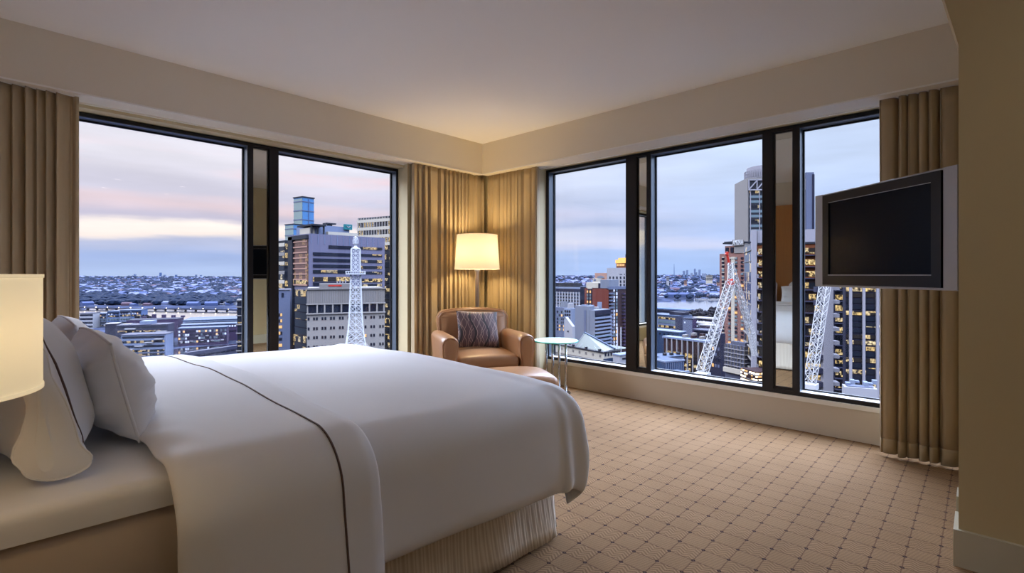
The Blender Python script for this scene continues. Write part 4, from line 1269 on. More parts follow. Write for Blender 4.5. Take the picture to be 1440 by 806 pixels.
# wharf deck, shoreline, bridge
def deck(name, label, p, q, w, h, m, cat, zt):
    P = Vector(gpt(*p)); Q = Vector(gpt(*q)); c = (P + Q) / 2; t = (Q - P); L = t.length; t.normalize()
    root = tag(empty(name, (c.x, c.y, G), math.atan2(t.y, t.x)), label, cat)
    MB().box(-L / 2, L / 2, -w / 2, w / 2, zt - h, zt).build('deck', m, root, fix=False)
    return root, L
r, L = deck('wharf', 'long timber wharf crossing the near water at the foot of the left window', (262, 503), (352, 489), 9, 2, M['darkline'], 'wharf', 3)
MB().box(-L / 2, L / 2, -3, 3, 3, 6).build('shed', M['roofgrey'], r, fix=False)
for k in range(14): MB().box(-L / 2 + L * k / 13 - .5, -L / 2 + L * k / 13 + .5, -5, -4, 0, 1.2).build('pile', M['dkmetal'], r, fix=False)
r, L = deck('bridge', 'long low road bridge along the far shore of the inlet', (40, 434), (372, 439), 12, 1.5, M['roofgrey'], 'bridge', 5)
for k in range(24): MB().box(-L / 2 + L * (k + .5) / 24 - .9, -L / 2 + L * (k + .5) / 24 + .9, -3, 3, .7, 3.6).build('pier', M['conc'], r, fix=False)
MB().box(-L / 2, L / 2, -6.2, -5.8, 5, 6.2).build('railing', M['dkmetal'], r, fix=False)
for k in range(20):
    l = MB().box(-L / 2 + L * (k + .3) / 20 - .9, -L / 2 + L * (k + .3) / 20 + .9, -6, -4.6, 6.2, 7.6).build('street_light', M['lightdot'], r, fix=False)
for i, (a, c, t, m) in enumerate(((150, 176, 428.6, 'white_b'), (178, 200, 428.2, 'cream_b'), (118, 146, 430.5, 'conc_l'), (298, 318, 428, 'bluegrey'), (314, 332, 426, 'white_b'))):
    b = low('shed', ['white shed roof on the far shore, left of the middle', 'cream shed on the far shore above the apartment blocks', 'pale shed on the far shore at the left edge of the window', 'blue grey hall on the far shore at the right', 'white hall on the far shore beside the window post'][i], None, a, c, 1560, t, M[m], M['roofgrey'], rot=-25, Ly=40)
    facade_bands(b, 1, [M['win_dark']], frac=.35)
b = low('office_tower', 'slim dark glass tower against the post of the left window', None, 333.5, 352, 262, 424.5, M['win_dark'], M['dkmetal'], rot=-20, Ly=20)
for k in range(8):
    b.part('floor_slab', M['conc'], -.5, b.Lx, -.6, .4, b.top - 3 - k * 4.6, b.top - 2.4 - k * 4.6)
for k in range(6): b.bandR(M['midglass'], .4, b.Lx * .98, b.top - 6.6 - k * 4.6, b.top - 4.4 - k * 4.6, .2)
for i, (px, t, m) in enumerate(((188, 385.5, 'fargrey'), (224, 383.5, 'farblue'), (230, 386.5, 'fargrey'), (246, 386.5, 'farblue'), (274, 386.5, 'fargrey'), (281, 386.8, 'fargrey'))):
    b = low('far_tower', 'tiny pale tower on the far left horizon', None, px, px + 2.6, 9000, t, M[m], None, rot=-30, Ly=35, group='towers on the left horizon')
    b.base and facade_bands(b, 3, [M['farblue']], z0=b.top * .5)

# ---------- left window, right pane
b = Blk('glass_tower', 'slim blue glass tower rising behind the mauve office building', 413, 425.5, 441.5, 340, 277.5, rot=10)
b.body(M['blueglass'], 'tower')
b.bandL(M['paleglass'], 0.2, b.Ly - .2, b.z(345), b.top - .8, name='side_glazing')
for k in range(11):
    zz = b.top - 3 - k * 6.2
    b.bandL(M['conc_b'], 0, b.Ly, zz, zz + .7, .3, name='floor_slab'); b.bandR(M['conc_b'], 0, b.Lx, zz, zz + .45, .3, name='floor_slab')
b.part('roof_edge', M['dkmetal'], -.4, b.Lx + .4, -.4, b.Ly + .4, b.top, b.top + .8)
b.bandR(M['farblue'], b.Lx * .48, b.Lx * .56, b.z(345), b.top, .3, name='rib')
b2 = Blk('glass_tower', 'lower pale glass wing at the foot of the slim blue tower', 401, 413, 444, 322, 315.6, rot=10)
b2.body(M['blueglass'], 'tower'); b2.bandL(M['paleglass'], 0.2, b2.Ly - .2, b2.z(345), b2.top - .6, name='side_glazing')
for k in range(5):
    zz = b2.top - 3 - k * 4.2
    b2.bandL(M['conc_b'], 0, b2.Ly, zz, zz + .5, .3, name='floor_slab'); b2.bandR(M['conc_b'], 0, b2.Lx, zz, zz + .4, .3, name='floor_slab')
b2.bandR(M['dkmetal'], b2.Lx * .30, b2.Lx * .38, b2.z(328), b2.z(318), .4, name='louvre')
b2.part('roof_edge', M['dkmetal'], -.4, b2.Lx + .4, -.4, b2.Ly + .4, b2.top, b2.top + .5)

b = Blk('office_tower', 'big mauve office building with dark window bands behind the lattice tower', 408, 435, 541, 170, 328.3)
b.body(M['purple'])
z = b.z
b.bandL(M['salmon'], b.fy(433.5), b.fy(415), z(402), z(336), .3)
for k in range(9):
    zz = z(402) + (z(336) - z(402)) * k / 8.5; b.bandL(M['pinkcream'], b.fy(433.5), b.fy(413), zz, zz + .45, .5, name='floor_slab')
b.bandL(M['litglass'], b.fy(433), b.fy(411), z(400), z(393), .45)
b.bandL(M['dkmetal'], b.fy(414), b.fy(408.3), z(500), z(331), .9, name='side_fin'); b.bandL(M['dkmetal'], b.fy(434), b.fy(408.3), z(335.5), z(330), .9, name='top_fin')
for k in range(9):
    y0 = 408 + k * 11
    b.bandL(M['dkglass'] if k % 3 else M['midglass'], b.fy(434), b.fy(414), z(y0 + 9.5), z(y0), .35)
bl_ = [(345, 349.3), (354.8, 359.3), (363.3, 368), (371.8, 376.3), (379.8, 384.3), (389.8, 395.8), (397.4, 401.8)]
for i, (a, c) in enumerate(bl_):
    x0 = b.fx(440 if i else 462); x1 = b.fx(494)
    m = M['litglass'] if i == 5 else (M['midglass'] if i == 4 else M['win_dark'])
    b.bandR(m, x0, x1, b.zx(c, x0), b.zx(a, x0), .25)
    xa, xb_ = b.fx(506), b.fx(537)
    b.bandR(M['litglass'] if i == 5 else M['midglass'], xa, xb_, b.zx(c + 1.2, xa), b.zx(a + 2.2, xa), .25)
for k in range(12): b.bandR(M['bluegrey'], b.Lx * (.02 + .08 * k), b.Lx * (.02 + .08 * k) + .18, z(343), b.top, .12, name='panel_joint')
b.part('rooftop_plant', M['bluegrey'], b.fx(452), b.fx(503), 6, 20, b.top, b.zx(316.5, 12) )
b.part('rooftop_gallery', M['cream_b'], b.fx(470), b.fx(512), 4.5, 6, b.top, b.top + 1.5)
r_ = b.part('roof_canopy', M['dkmetal'], b.fx(441), b.fx(461), 1, 13, b.zx(318.5, 8), b.zx(316.2, 8))
for x in (442.5, 451, 459.5):
    b.part('canopy_post', M['dkmetal'], b.fx(x) - .25, b.fx(x) + .25, 2, 2.5, b.top, b.zx(318.5, 8), r_)
b.part('roof_room', M['cream_b'], b.fx(443), b.fx(450), 4, 12, b.top, b.top + 2.4)
a_ = b.part('antenna_dish', M['dkmetal'], b.fx(476), b.fx(490), 9, 12, b.zx(313.4, 14), b.zx(311.6, 14))
b.part('mast', M['dkmetal'], b.fx(481), b.fx(486), 10, 11.5, b.zx(317, 14), b.zx(311.6, 14), a_)
s_ = b.part('roof_sign', M['teal'], b.fx(494.5), b.fx(505.5), 5.2, 6, b.zx(323, 22), b.zx(315.6, 22))
xa, xb_ = b.fx(496.5), b.fx(503.5); za, zb_ = b.zx(320.8, 22), b.zx(317.6, 22)
mb = MB().prism([(xa, zb_), (xa + .3 * (xb_ - xa), zb_ - .2 * (zb_ - za)), ((xa + xb_) / 2, za + .35 * (zb_ - za)), (xb_ - .2 * (xb_ - xa), zb_), (xb_, zb_ - .1), ((xa + xb_) / 2, za)], 'y', 5.0, 5.2)
o = mb.build('emblem', M['white_b'], s_); o['label'] = 'white swept wing emblem'

b = Blk('office_tower', 'narrow dark office block at the left edge of the second pane of the left window', 388, 400.2, 409, 215, 338, rot=0)
b.body(M['dkmetal'])
for k in range(13):
    zz = b.top - 2.6 - k * 4.0
    b.bandL(M['cream_b'] if k % 2 == 0 else M['conc'], 0, b.Ly, zz, zz + 1.5, .3, name='floor_slab')
    b.bandL(M['midglass'], .2, b.Ly, zz - 2.3, zz - .05, .15)
    b.bandR(M['midglass'] if k < 4 else M['dkglass'], .2, b.Lx - .2, zz - 1.2, zz + 1.2, .2)
b = Blk('office_block', 'plain blue grey block wall low beside the window post', None, 386, 408, 158, 408, rot=-26, Ly=12)
b.body(M['conc_b']); b.bandR(M['win_dark'], b.fx(396), b.fx(399), b.z(418), b.z(412), .2, name='window'); b.part('parapet', M['conc_l'], -.2, b.Lx + .2, -.3, .5, b.top, b.top + .5)
b.wins('R', [b.fx(393), b.fx(395.5)], steps(b.z(488), b.z(445), 6), .5, .9, [M['win_lit'], M['win_dark']], [3, 1], seed=5)

b = Blk('stone_building', 'pale stone building with small square windows behind the lattice tower', None, 431.5, 541, 152, 405.8, rot=-26, Ly=26)
b.body(M['stone']); z = b.z
b.part('cornice', M['stone_d'], -.4, b.Lx + .4, -.5, .2, z(407.6), z(405.2))
for k in range(44):
    x = b.Lx * (k + .5) / 44; b.bandR(M['stone_d'], x - .09, x + .09, z(427), z(408.4), .14, name='flute')
b.bandR(M['win_dark'], b.fx(433.5), b.fx(539), z(440.6), z(428.8), .05, name='loggia')
b.part('ledge', M['stone'], -.2, b.Lx + .2, -.6, .1, z(428.8), z(427.2)); b.part('ledge', M['stone'], -.2, b.Lx + .2, -.6, .1, z(442.4), z(440.6))
for px in (446, 456.5, 468, 480, 492, 509, 519.5, 530): b.bandR(M['stone'], b.fx(px) - .22, b.fx(px) + .22, z(440.6), z(428.8), .5, name='column')
cs = []
for px in (434, 441.6, 445.6, 453.4, 457.6, 465.4, 469.6, 478, 482, 490, 494, 514, 522, 526, 534.5, 538.5): cs.append(b.fx(px))
b.wins('R', cs, [z(y) for y in (450.8, 464.6, 477.4, 490.6, 504)], .52, .86, [M['win_dark'], M['win_lit']], [40, 1], seed=6)
pt_ = b.part('rooftop_room', M['stone_d'], b.fx(449), b.fx(497), 3, 12, b.top, b.top + 1.35)
o = b.part('sign_strip', M['red'], b.fx(462), b.fx(481), 2.85, 3.0, b.top + .55, b.top + 1.0, pt_)
for k in range(4): b.part('roof_vent', M['conc_l'], b.fx(474 + 4 * k), b.fx(475.6 + 4 * k), 4, 5, b.top + 1.35, b.top + 2.1 + .4 * (k % 2))

b = Blk('office_tower', 'tall dark tower with cream top storeys at the right edge of the left window', 503, 556, 580, 205, 303, rot=14)
b.body(M['dkmetal'])
for k in range(4):
    zz = b.top - 2.2 - k * 3.3
    b.bandL(M['cream_b'], 0, b.Ly, zz, zz + 1.3, .5, name='floor_slab'); b.bandL(M['litglass'] if k == 2 else M['midglass'], 0, b.Ly, zz - 2.0, zz, .2)
for k in range(14): b.bandL(M['conc'], b.Ly * (k + .5) / 14 - .3, b.Ly * (k + .5) / 14 + .3, b.top - 12, b.top, .45, name='fin')
for k in range(16):
    zz = b.top - 18 - k * 3.3; b.bandL(M['midglass'] if k % 4 else M['litglass'], 0, b.Ly, zz, zz + 2.1, .2)

# ---- white lattice tower
def lattice_face(mb, p0, p1, q0, q1, bays, r):
    """bracing of one face panel between two legs p0->q0 (left) and p1->q1 (right)"""
    for k in range(bays):
        a = p0.lerp(p1, k / bays); c = p0.lerp(p1, (k + 1) / bays); d = q0.lerp(q1, k / bays); e = q0.lerp(q1, (k + 1) / bays)
        mb.bar(a, e, r); mb.bar(c, d, r)
        if k: mb.bar(a, d, r)
    mb.bar(q0, q1, r * 1.1)
D = 138.0
P0 = at(500, HY, D)
sup = Blk('stone_building', 'low brown stone block carrying the white lattice tower', None, 474, 526, 130, 500.5, rot=-26, Ly=24)
sup.body(M['stone_d']); sup.part('parapet', M['stone'], -.3, sup.Lx + .3, -.3, .3, sup.top, sup.top + .6); facade_bands(sup, 8, [M['win_dark']], z0=sup.top - 26, frac=.4)
lt = tag(empty('lattice_tower', (P0.x, P0.y, G), R_(-26)), 'white steel lattice tower in front of the stone building', 'tower')
zz = lambda py: zat(py, D) - G
px2m = D / FPX * .62
prof = [(500.4, 16.5), (490, 14.2), (478, 12.2), (465, 10.4), (450, 9.2), (430, 8.2), (410, 7.5), (386, 7.0)]
profu = [(382, 6.4), (370, 6.3), (360, 6.2), (350, 6.0)]
def half(py, pf):
    for (a, ha), (c, hc) in zip(pf, pf[1:]):
        if c <= py <= a: return (ha + (hc - ha) * (a - py) / (a - c)) * D / FPX * .96
    return pf[-1][1] * D / FPX * .96
legs = [MB() for _ in range(4)]; br = MB()
def section(pf, y0, y1, n, bays, r):
    ys = steps(y0, y1, n + 1)
    for i in range(n):
        h0, h1 = half(ys[i], pf), half(ys[i + 1], pf); z0, z1 = zz(ys[i]), zz(ys[i + 1])
        cs0 = [Vector((sx * h0, sy * h0, z0)) for sx, sy in ((-1, -1), (1, -1), (1, 1), (-1, 1))]
        cs1 = [Vector((sx * h1, sy * h1, z1)) for sx, sy in ((-1, -1), (1, -1), (1, 1), (-1, 1))]
        for k in range(4):
            legs[k].bar(cs0[k], cs1[k], .24)
            lattice_face(br, cs0[k], cs0[(k + 1) % 4], cs1[k], cs1[(k + 1) % 4], bays, r)
section(prof, 500.4, 386, 13, 2, .115); section(profu, 382, 350, 5, 2, .10)
for l in legs: l.build('leg', M['lattice'], lt, fix=False)
br.build('bracing', M['lattice'], lt, fix=False)
h = 13.2 * D / FPX * .96
pl = MB().box(-h, h, -h, h, zz(386), zz(384.6)).build('platform', M['lattice'], lt, fix=False)
rl = MB()
for s in (-1, 1): rl.bar((-h, s * h, zz(381.6)), (h, s * h, zz(381.6)), .14).bar((s * h, -h, zz(381.6)), (s * h, h, zz(381.6)), .14)
for k in range(9):
    t = -h + 2 * h * k / 8
    for s in (-1, 1): rl.bar((t, s * h, zz(384.6)), (t, s * h, zz(381.6)), .12).bar((s * h, t, zz(384.6)), (s * h, t, zz(381.6)), .12)
rl.build('railing', M['lattice'], pl, fix=False)
MB().box(-1.1, 1.1, -1.1, 1.1, zz(350.5), zz(349)).build('cap', M['lattice'], lt, fix=False)
MB().lathe([(.9, zz(349)), (.30, zz(346.5)), (.35, zz(345)), (.72, zz(343))], n=16).build('neck', M['lattice'], lt)
w = MB()
for k in range(10):
    a = k * PI / 5; w.tube([(.66 * math.cos(a), .66 * math.sin(a), zz(343)), (.72 * math.cos(a), .72 * math.sin(a), zz(338)), (.5 * math.cos(a), .5 * math.sin(a), zz(334)), (0, 0, zz(332.6))], .07, 5)
w.lathe([(.30, zz(343)), (.34, zz(336)), (.1, zz(333.4))], n=10)
w.build('lantern', M['lattice'], lt)

# ---------- right window, first pane
b = Blk('apartment_tower', 'blue white gridded apartment tower at the left edge of the right window', 774, 817, 822.5, 390, 404)
b.body(M['fargrey']); z = b.z
b.part('penthouse', M['dkmetal'], 1, b.Lx - 1, 2, b.Ly - 4, b.top, b.top + 3.2)
b.bandL(M['darkline'], b.Ly * .02, b.Ly * .98, z(411), z(406.5), .4, name='top_gallery')
for k in range(13):
    zz_ = z(416 + k * 4.6); b.bandL(M['win_dark'], .5, b.Ly - .5, zz_, zz_ + 1.45, .2)
for k in range(11): b.bandL(M['white_b'], b.Ly * (k + .5) / 11 - .55, b.Ly * (k + .5) / 11 + .55, 0, z(411), .5, name='wall_fin')
b.bandR(M['darkline'], 0, b.Lx, 0, b.top, .1, name='side_wall')
b = Blk('office_block', 'low blue grey office with a few lit windows behind the glass side table', 770, 801, 806, 330, 433)
b.body(M['conc_b']); z = b.z
b.wins('L', [b.fy(p) for p in (784, 787, 790, 793, 796, 799)], [z(y) for y in (441, 446, 451, 456, 461, 466)], 1.1, 1.4, [M['win_dark'], M['win_lit'], M['win_teal']], [5, 2, 3], seed=8)
b.part('roof_room', M['greyblank'], 2, b.Lx - 1, b.fy(796), b.fy(786), b.top, b.top + 4)
b = Blk('office_block', 'pale grey stepped office beside the gridded apartment tower', 793, 803.5, 812, 300, 434)
b.body(M['fargrey']); b.wins('L', [b.fy(p) for p in (795, 798, 801)], [b.z(y) for y in (440, 445, 450, 455)], 1.2, 1.4, [M['win_dark']], [1], seed=9)
b.part('roof_room', M['white_b'], 1, b.Lx - 1, 2, b.Ly - 2, b.top, b.top + 3)

b = Blk('white_tower', 'white tower with rows of dark square windows beside the window post', 853.5, 880, 890, 430, 376.5, rot=-20)
b.body(M['white_b']); z = b.z
b.wins('L', [b.fy(p) for p in (857.8, 862.6, 867.6, 872.8, 877.8)], [z(y) for y in (392.6, 398, 403, 408.2)], 2.0, 2.2, [M['win_dark'], M['win_lit']], [9, 1], seed=10)
for p in (872, 874, 878): b.bandL(M['win_dark'], b.fy(p + .8), b.fy(p - .4), z(386.5), z(385.3), .2, name='vent')
b = Blk('crown_tower', 'brown tower top with a golden lit crown behind the white tower', 866.6, 879, 890, 520, 370, rot=-20)
b.body(M['brownclad']); z = b.z
b.part('crown', M['gold'], -.6, b.Lx + .6, -.6, b.Ly + .6, b.top, z(365)); b.part('roof', M['gold'], 1.5, b.Lx - 1.5, 1.5, b.Ly - 1.5, z(365), z(362.4)); b.part('mast', M['dkmetal'], b.Lx * .4, b.Lx * .4 + .5, 4, 4.5, z(362.4), z(357.5))
for k in range(5): b.bandL(M['win_lit'], b.Ly * (.08 + .18 * k), b.Ly * (.2 + .18 * k), z(374), z(371), .2, name='window')
b = Blk('cream_building', 'cream building with an arched top window behind the brick tower', 836.5, 853, 858, 520, 384, rot=-15)
b.body(M['pinkcream']); z = b.z
yc = (b.fy(839.5) + b.fy(850)) / 2; hw = (b.fy(839.5) - b.fy(850)) / 2
mb = MB().prism([(yc - hw, z(391.2)), (yc + hw, z(391.2))] + [(yc + hw * math.cos(PI * k / 8), z(391.2) + (z(387.6) - z(391.2)) * math.sin(PI * k / 8)) for k in range(1, 8)], 'x', -.4, .05)
mb.build('arched_window', M['greyblank'], b.root)
b = Blk('cream_building', 'small cream block with one window left of the arched building', 833.5, 841, 846, 505, 391.5, rot=-15)
b.body(M['cream_b']); b.bandL(M['conc_b'], b.fy(838), b.fy(835), b.z(395.2), b.z(392.8), .3, name='window')

b = Blk('brick_tower', 'red brown brick tower in the first pane of the right window', 822.3, 856, 890, 300, 405.5)
b.body(M['dkbrick']); z = b.z
b.bandL(M['brick'], 0, b.Ly, 0, b.top - .3, .2, name='brick_wall')
for k in range(7):
    zz_ = z(412.5 + k * 4.9)
    for p in (826.7, 830.5): b.bandL(M['win_teal'] if k % 3 else M['win_lit'], b.fy(p + 1.0), b.fy(p - .9), zz_, zz_ + 1.3, .5, name='window')
b.bandL(M['win_dark'], b.fy(829.2), b.fy(827.8), 0, z(406.5), .6, name='recess'); b.bandL(M['win_dark'], b.fy(833), b.fy(831.6), 0, z(406.5), .4, name='recess')
b.bandL(M['cream_b'], b.fy(833), b.fy(827), z(406.8), z(404.5), .8, name='lintel')
cs = [b.fx(863.2), b.fx(866.9)]
b.wins('R', cs, [z(410.5 + k * 4.95) for k in range(17)], 1.5, 1.6, [M['win_white'], M['win_teal'], M['win_lit']], [5, 4, 1.2], seed=12, e=.3)
for k in range(16):
    zz_ = z(414 + k * 4.95); b.part('balcony', M['conc_b'], .2, b.fx(860), -1.6, 0, zz_, zz_ + .9); b.part('balcony', M['plum'], b.fx(874.5), b.fx(879), -1.6, 0, zz_ - .6, zz_ + .3)
b.part('parapet', M['conc_b'], -.2, b.Lx, -.4, 1, b.top - .8, b.top + 1.0)
b.part('penthouse', M['cream_b'], 3, 12, b.fy(838.5), b.fy(820.5), b.top, z(397.6)); b.part('roof_room', M['greyblank'], 1, 12, b.fy(855), b.fy(843), b.top, z(393.6)); b.part('roof_room', M['darkline'], 2, 10, b.fy(843), b.fy(838.6), b.top, z(399))
b = Blk('dark_tower', 'dark narrow block squeezed between the gridded and the brick towers', 816, 821.5, 826, 330, 403.8)
b.body(M['darkline']); b.part('roof', M['conc_b'], -.2, b.Lx, -.2, b.Ly, b.top, b.top + .6); facade_bands(b, 6, [M['win_dark']], face='L', z0=b.top - 40)

b = Blk('grey_office', 'grey office block with a blank side and pale banded front', 808.8, 836.6, 858.5, 240, 436.5)
b.body(M['greyblank']); z = b.z
b.part('stair_wall', M['greyblank'], -.15, 4, b.fy(829), b.fy(808.8), 0, z(431.2))
b.bandL(M['conc_b'], b.fy(824.6), b.fy(821.8), 0, z(437), .35, name='recess')
for k in range(10):
    zz_ = z(446.4 + k * 5.2); x0 = .2
    b.bandR(M['win_dark'], x0, b.Lx * .98, zz_ - .1, zz_ + .9, .2); b.part('floor_slab', M['fargrey'], 0, b.Lx, -.9, 0, zz_ - .9, zz_ - .1)
b.bandR(M['darkline'], 0, b.Lx, z(443), z(437.4), .3, name='top_storey')
for i, (p, y, h) in enumerate(((827, 4, 1.7), (833, 6, 2.3), (838, 4, 1.2), (845, 5, 2.0), (850, 4, 1.0), (853, 3, 3.4))):
    x = max(.5, b.fx(max(837.5, p))); b.part('roof_duct', M['white_b'] if i % 2 == 0 else M['fargrey'], x, x + (1.8 if i < 5 else .4), y, y + 2.4, b.top, b.top + h)

b = Blk('stone_podium', 'cream low building with square openings under the sloping glass roof', 776, 848.6, 871, 172, 496.4, rot=-12)
b.body(M['cream_b']); z = b.z
b.part('cornice', M['dkmetal'], -.4, b.Lx + .2, -.4, b.Ly + .4, b.top - .05, b.top + .35)
b.wins('L', [b.fy(p) for p in (790, 798, 806, 815, 824, 834, 844)], [z(503)], .85, .85, [M['stone_d']], [1], seed=2)
b.wins('R', [b.fx(p) for p in (851.5, 855.5, 859.5, 863.6, 867.5)], [z(501.6)], .7, 1.0, [M['darkline']], [1], seed=2)
b.bandR(M['roofblue'], 0, b.Lx, 0, z(505), .1, name='lower_wall'); b.bandL(M['stone_d'], 0, b.Ly, z(509), z(507.6), .4, name='ledge')
for p in (806, 824, 843): b.part('floodlight', M['dkmetal'], -.3, .5, b.fy(p) - .35, b.fy(p) + .35, b.top + .3, b.top + 1.1)
# sloping glass roof: ridge falls from left to right
ya, yb = b.fy(862), b.fy(805.8)
if ya < 0: ya = .0
dpt = 15
def zxy(py, x, y):
    P = b.B.to_2d() + b.u * y + b.v * x; return zat(py, P.x * FW.x + P.y * FW.y) - b.base
RX = 6.0
zl = zxy(468.5, RX, yb); zr = zxy(491, RX, .6)
glz = MB().add([(1.0, .6, b.top + .3), (1.0, yb, b.top + .3), (RX, yb, zl), (RX, .6, zr), (dpt, .6, b.top + .3), (dpt, yb, b.top + .3)],
               [(0, 1, 2, 3), (3, 2, 5, 4), (0, 3, 4), (1, 5, 2), (0, 4, 5, 1)])
M['louvre'] = C('pale_green_glazed_louvres', 126, 134, 132, .35)
wr_ = tag(empty('glass_roof', (b.root.location.x, b.root.location.y, G), b.root.rotation_euler.z), 'pale wedge shaped glass roof sloping down to the right', 'roof')
glz.build('glazing', M['louvre'], wr_)
for k in range(7):
    y = .6 + (yb - .6) * k / 6; zt_ = zr + (zl - zr) * k / 6
    MB().bar((.95, y, b.top + .35), (RX - .05, y, zt_ + .05), .16).build('mullion', M['white_b'], wr_, fix=False)
MB().bar((RX, .4, zr + .1), (RX, yb + .2, zl + .1), .6, .5).build('ridge', M['roofblue'], wr_)
sp = tag(empty('spire', (b.root.location.x, b.root.location.y, G), b.root.rotation_euler.z), 'white pointed slab tower rising beside the wedge glass roof', 'spire')
y0, y1 = b.fy(805.4), b.fy(794.2)
MB().prism([(y0, b.top), (y1, b.top), (y1, b.zy(452, y1)), (b.fy(795.6), b.zy(445.6, y1)), (y0, b.zy(459.5, y0))], 'x', -.2, 1.1).build('slab', M['white_b'], sp)
for (p, q, c, d_) in ((798.4, 800.6, 467.4, 466), (801.5, 803, 478, 476.8), (801.5, 803, 485.4, 484), (801.5, 803, 489.4, 488)):
    MB().box(-.35, -.15, b.fy(q), b.fy(p), b.zy(c, y0), b.zy(d_, y0)).build('slot_window', M['win_dark'], sp, fix=False)
for i, p in enumerate((868.2, 873.2)):
    fp = tag(empty('flagpole', at(p, HY, 178) * 1.0), ['white flagpole nearer the wedge roof, before the brick tower', 'white flagpole nearer the window post, before the brick tower'][i], 'flagpole', 'white flagpoles')
    fp.location.z = G
    MB().lathe([(.34, 0), (.34, 5), (.26, 5.2), (.16, zat(460.5, 178) - G), (.0, zat(460, 178) - G)], n=10).build('pole', M['white_b'], fp, True)
    MB().lathe([(.7, 0), (.7, 1.2), (.4, 1.6)], n=12).build('base', M['conc'], fp)
b = Blk('low_building', 'white flat roofed building below the brick tower beside the window post', 862, 872, 890, 168, 500.5, rot=-12)
b.body(M['white_b']); b.part('roof', M['fargrey'], -.3, b.Lx, -.3, b.Ly, b.top, b.top + .4); b.bandR(M['win_dark'], 1, b.Lx, b.z(506), b.z(503.8), .2)

# ---------- right window, second pane
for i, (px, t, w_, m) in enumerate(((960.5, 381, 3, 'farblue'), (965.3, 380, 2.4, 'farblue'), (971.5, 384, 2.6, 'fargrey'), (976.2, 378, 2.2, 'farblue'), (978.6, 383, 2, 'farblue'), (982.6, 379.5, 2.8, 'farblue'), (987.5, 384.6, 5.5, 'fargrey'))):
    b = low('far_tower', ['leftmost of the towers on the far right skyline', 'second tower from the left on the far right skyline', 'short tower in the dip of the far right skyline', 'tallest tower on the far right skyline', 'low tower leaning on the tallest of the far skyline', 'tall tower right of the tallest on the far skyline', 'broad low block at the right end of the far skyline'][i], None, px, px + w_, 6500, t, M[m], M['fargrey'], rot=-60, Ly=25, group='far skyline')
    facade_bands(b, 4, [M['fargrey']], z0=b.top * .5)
mp = at(948, HY, 6400)
mm = tag(empty('radio_mast', (mp.x, mp.y, G)), 'thin radio mast on the far horizon left of the skyline', 'mast')
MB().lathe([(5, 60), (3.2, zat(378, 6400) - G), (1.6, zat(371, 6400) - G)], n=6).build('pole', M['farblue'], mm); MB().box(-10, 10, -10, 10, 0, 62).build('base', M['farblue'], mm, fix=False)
for i, (a, c, t, m) in enumerate(((937, 941, 388.5, 'white_b'), (993, 1002, 387.5, 'cream_b'), (962, 966, 394.5, 'pinkcream'), (1008, 1013, 397, 'pinkcream'), (983, 990, 404.5, 'white_b'), (950, 958, 408, 'white_b'))):
    b = low('far_block', ['white block high on the far right shore, under the radio mast', 'broad cream block near the far horizon beside the brick hotel', 'small pink block in the middle of the far wooded shore', 'pink block on the wooded shore touching the brick hotel', 'white house block low on the wooded shore', 'white pitched block low on the left of the wooded shore'][i], None, a, c, 3600 - i * 200, t, M[m], M['roofgrey'], rot=-65, Ly=20)
    facade_bands(b, 3, [M['win_dark']], z0=b.top * .6)
for i in range(14):
    p = gpt(977 + i * 2.7, 421.2 + .25 * (i % 3), G + .6)
    bt = tag(empty('boat', (p[0], p[1], G + .6), rnd.random() * 3), 'tiny moored white boat at the far edge of the bay', 'boat', 'moored boats')
    MB().prism([(-7, 0), (5, -2), (9, 0), (5, 2)], 'z', 0, 2.4).build('hull', M['white_b'], bt); MB().box(-4, 2, -1.2, 1.2, 2.4, 4.4).build('cabin', M['white_b'], bt, fix=False)
    MB().box(-.25, .25, -.25, .25, 2.4, 15).build('mast', M['conc_l'], bt, fix=False)

b = Blk('long_roof', 'long blue roof by the bay at the left of the second pane', 918, 967, 975, 690, 437.2, rot=-6)
b.body(M['conc_b']); b.part('roof', M['farblue'], -1, b.Lx + 1, -1, b.Ly + 1, b.top, b.top + 1.5); facade_bands(b, 1, [M['win_dark']], face='L', z0=b.top - 6)
b = Blk('office_block', 'blue grey office block with lit window rows by the window post', 914, 956.5, 973.5, 430, 445.8, rot=-8)
b.body(M['bluegrey']); z = b.z
for i, (y0, y1, m) in enumerate(((450.5, 447.6, 'litglass'), (462.6, 459.5, 'litglass'), (456, 452.6, 'win_teal'), (468.6, 465.6, 'midglass'), (474, 471, 'win_dark'))):
    b.bandL(M[m], b.fy(950), b.fy(926), z(y0), z(y1), .3)
b.part('end_wall', M['roofgrey'], -.5, 4, -.5, b.fy(950), 0, b.top); b.part('roof', M['roofblue'], -.6, b.Lx, 0, b.Ly, b.top, b.top + .9); b.part('roof_room', M['darkline'], 5, b.Lx - 3, b.fy(966) if b.fy(966) > 0 else 1, 14, b.top + .9, b.top + 3.4)
b = Blk('office_block', 'blue violet slab block between the blue office and the trees', 960, 973.5, 979, 410, 449.5, rot=-8)
b.body(M['conc_b']); b.bandR(M['plum'], 0, b.Lx, 0, b.top, .2, name='end_wall'); b.wins('L', [b.fy(963)], [b.z(455.5)], 1.2, 1.2, [M['win_white']], [1], seed=1); b.part('roof', M['darkline'], -.3, b.Lx, -.3, b.Ly, b.top, b.top + .6)
b = Blk('low_building', 'pale blue low block with round holes in front of the blue office', 914, 955, 965, 330, 468.2, rot=-8)
b.body(M['roofblue']); b.wins('L', [b.fy(p) for p in (928, 934, 940, 946)], [b.z(473.4)], 1.2, 1.2, [M['win_dark']], [1], seed=1); b.part('roof', M['fargrey'], -.3, b.Lx, -.3, b.Ly, b.top, b.top + .6)
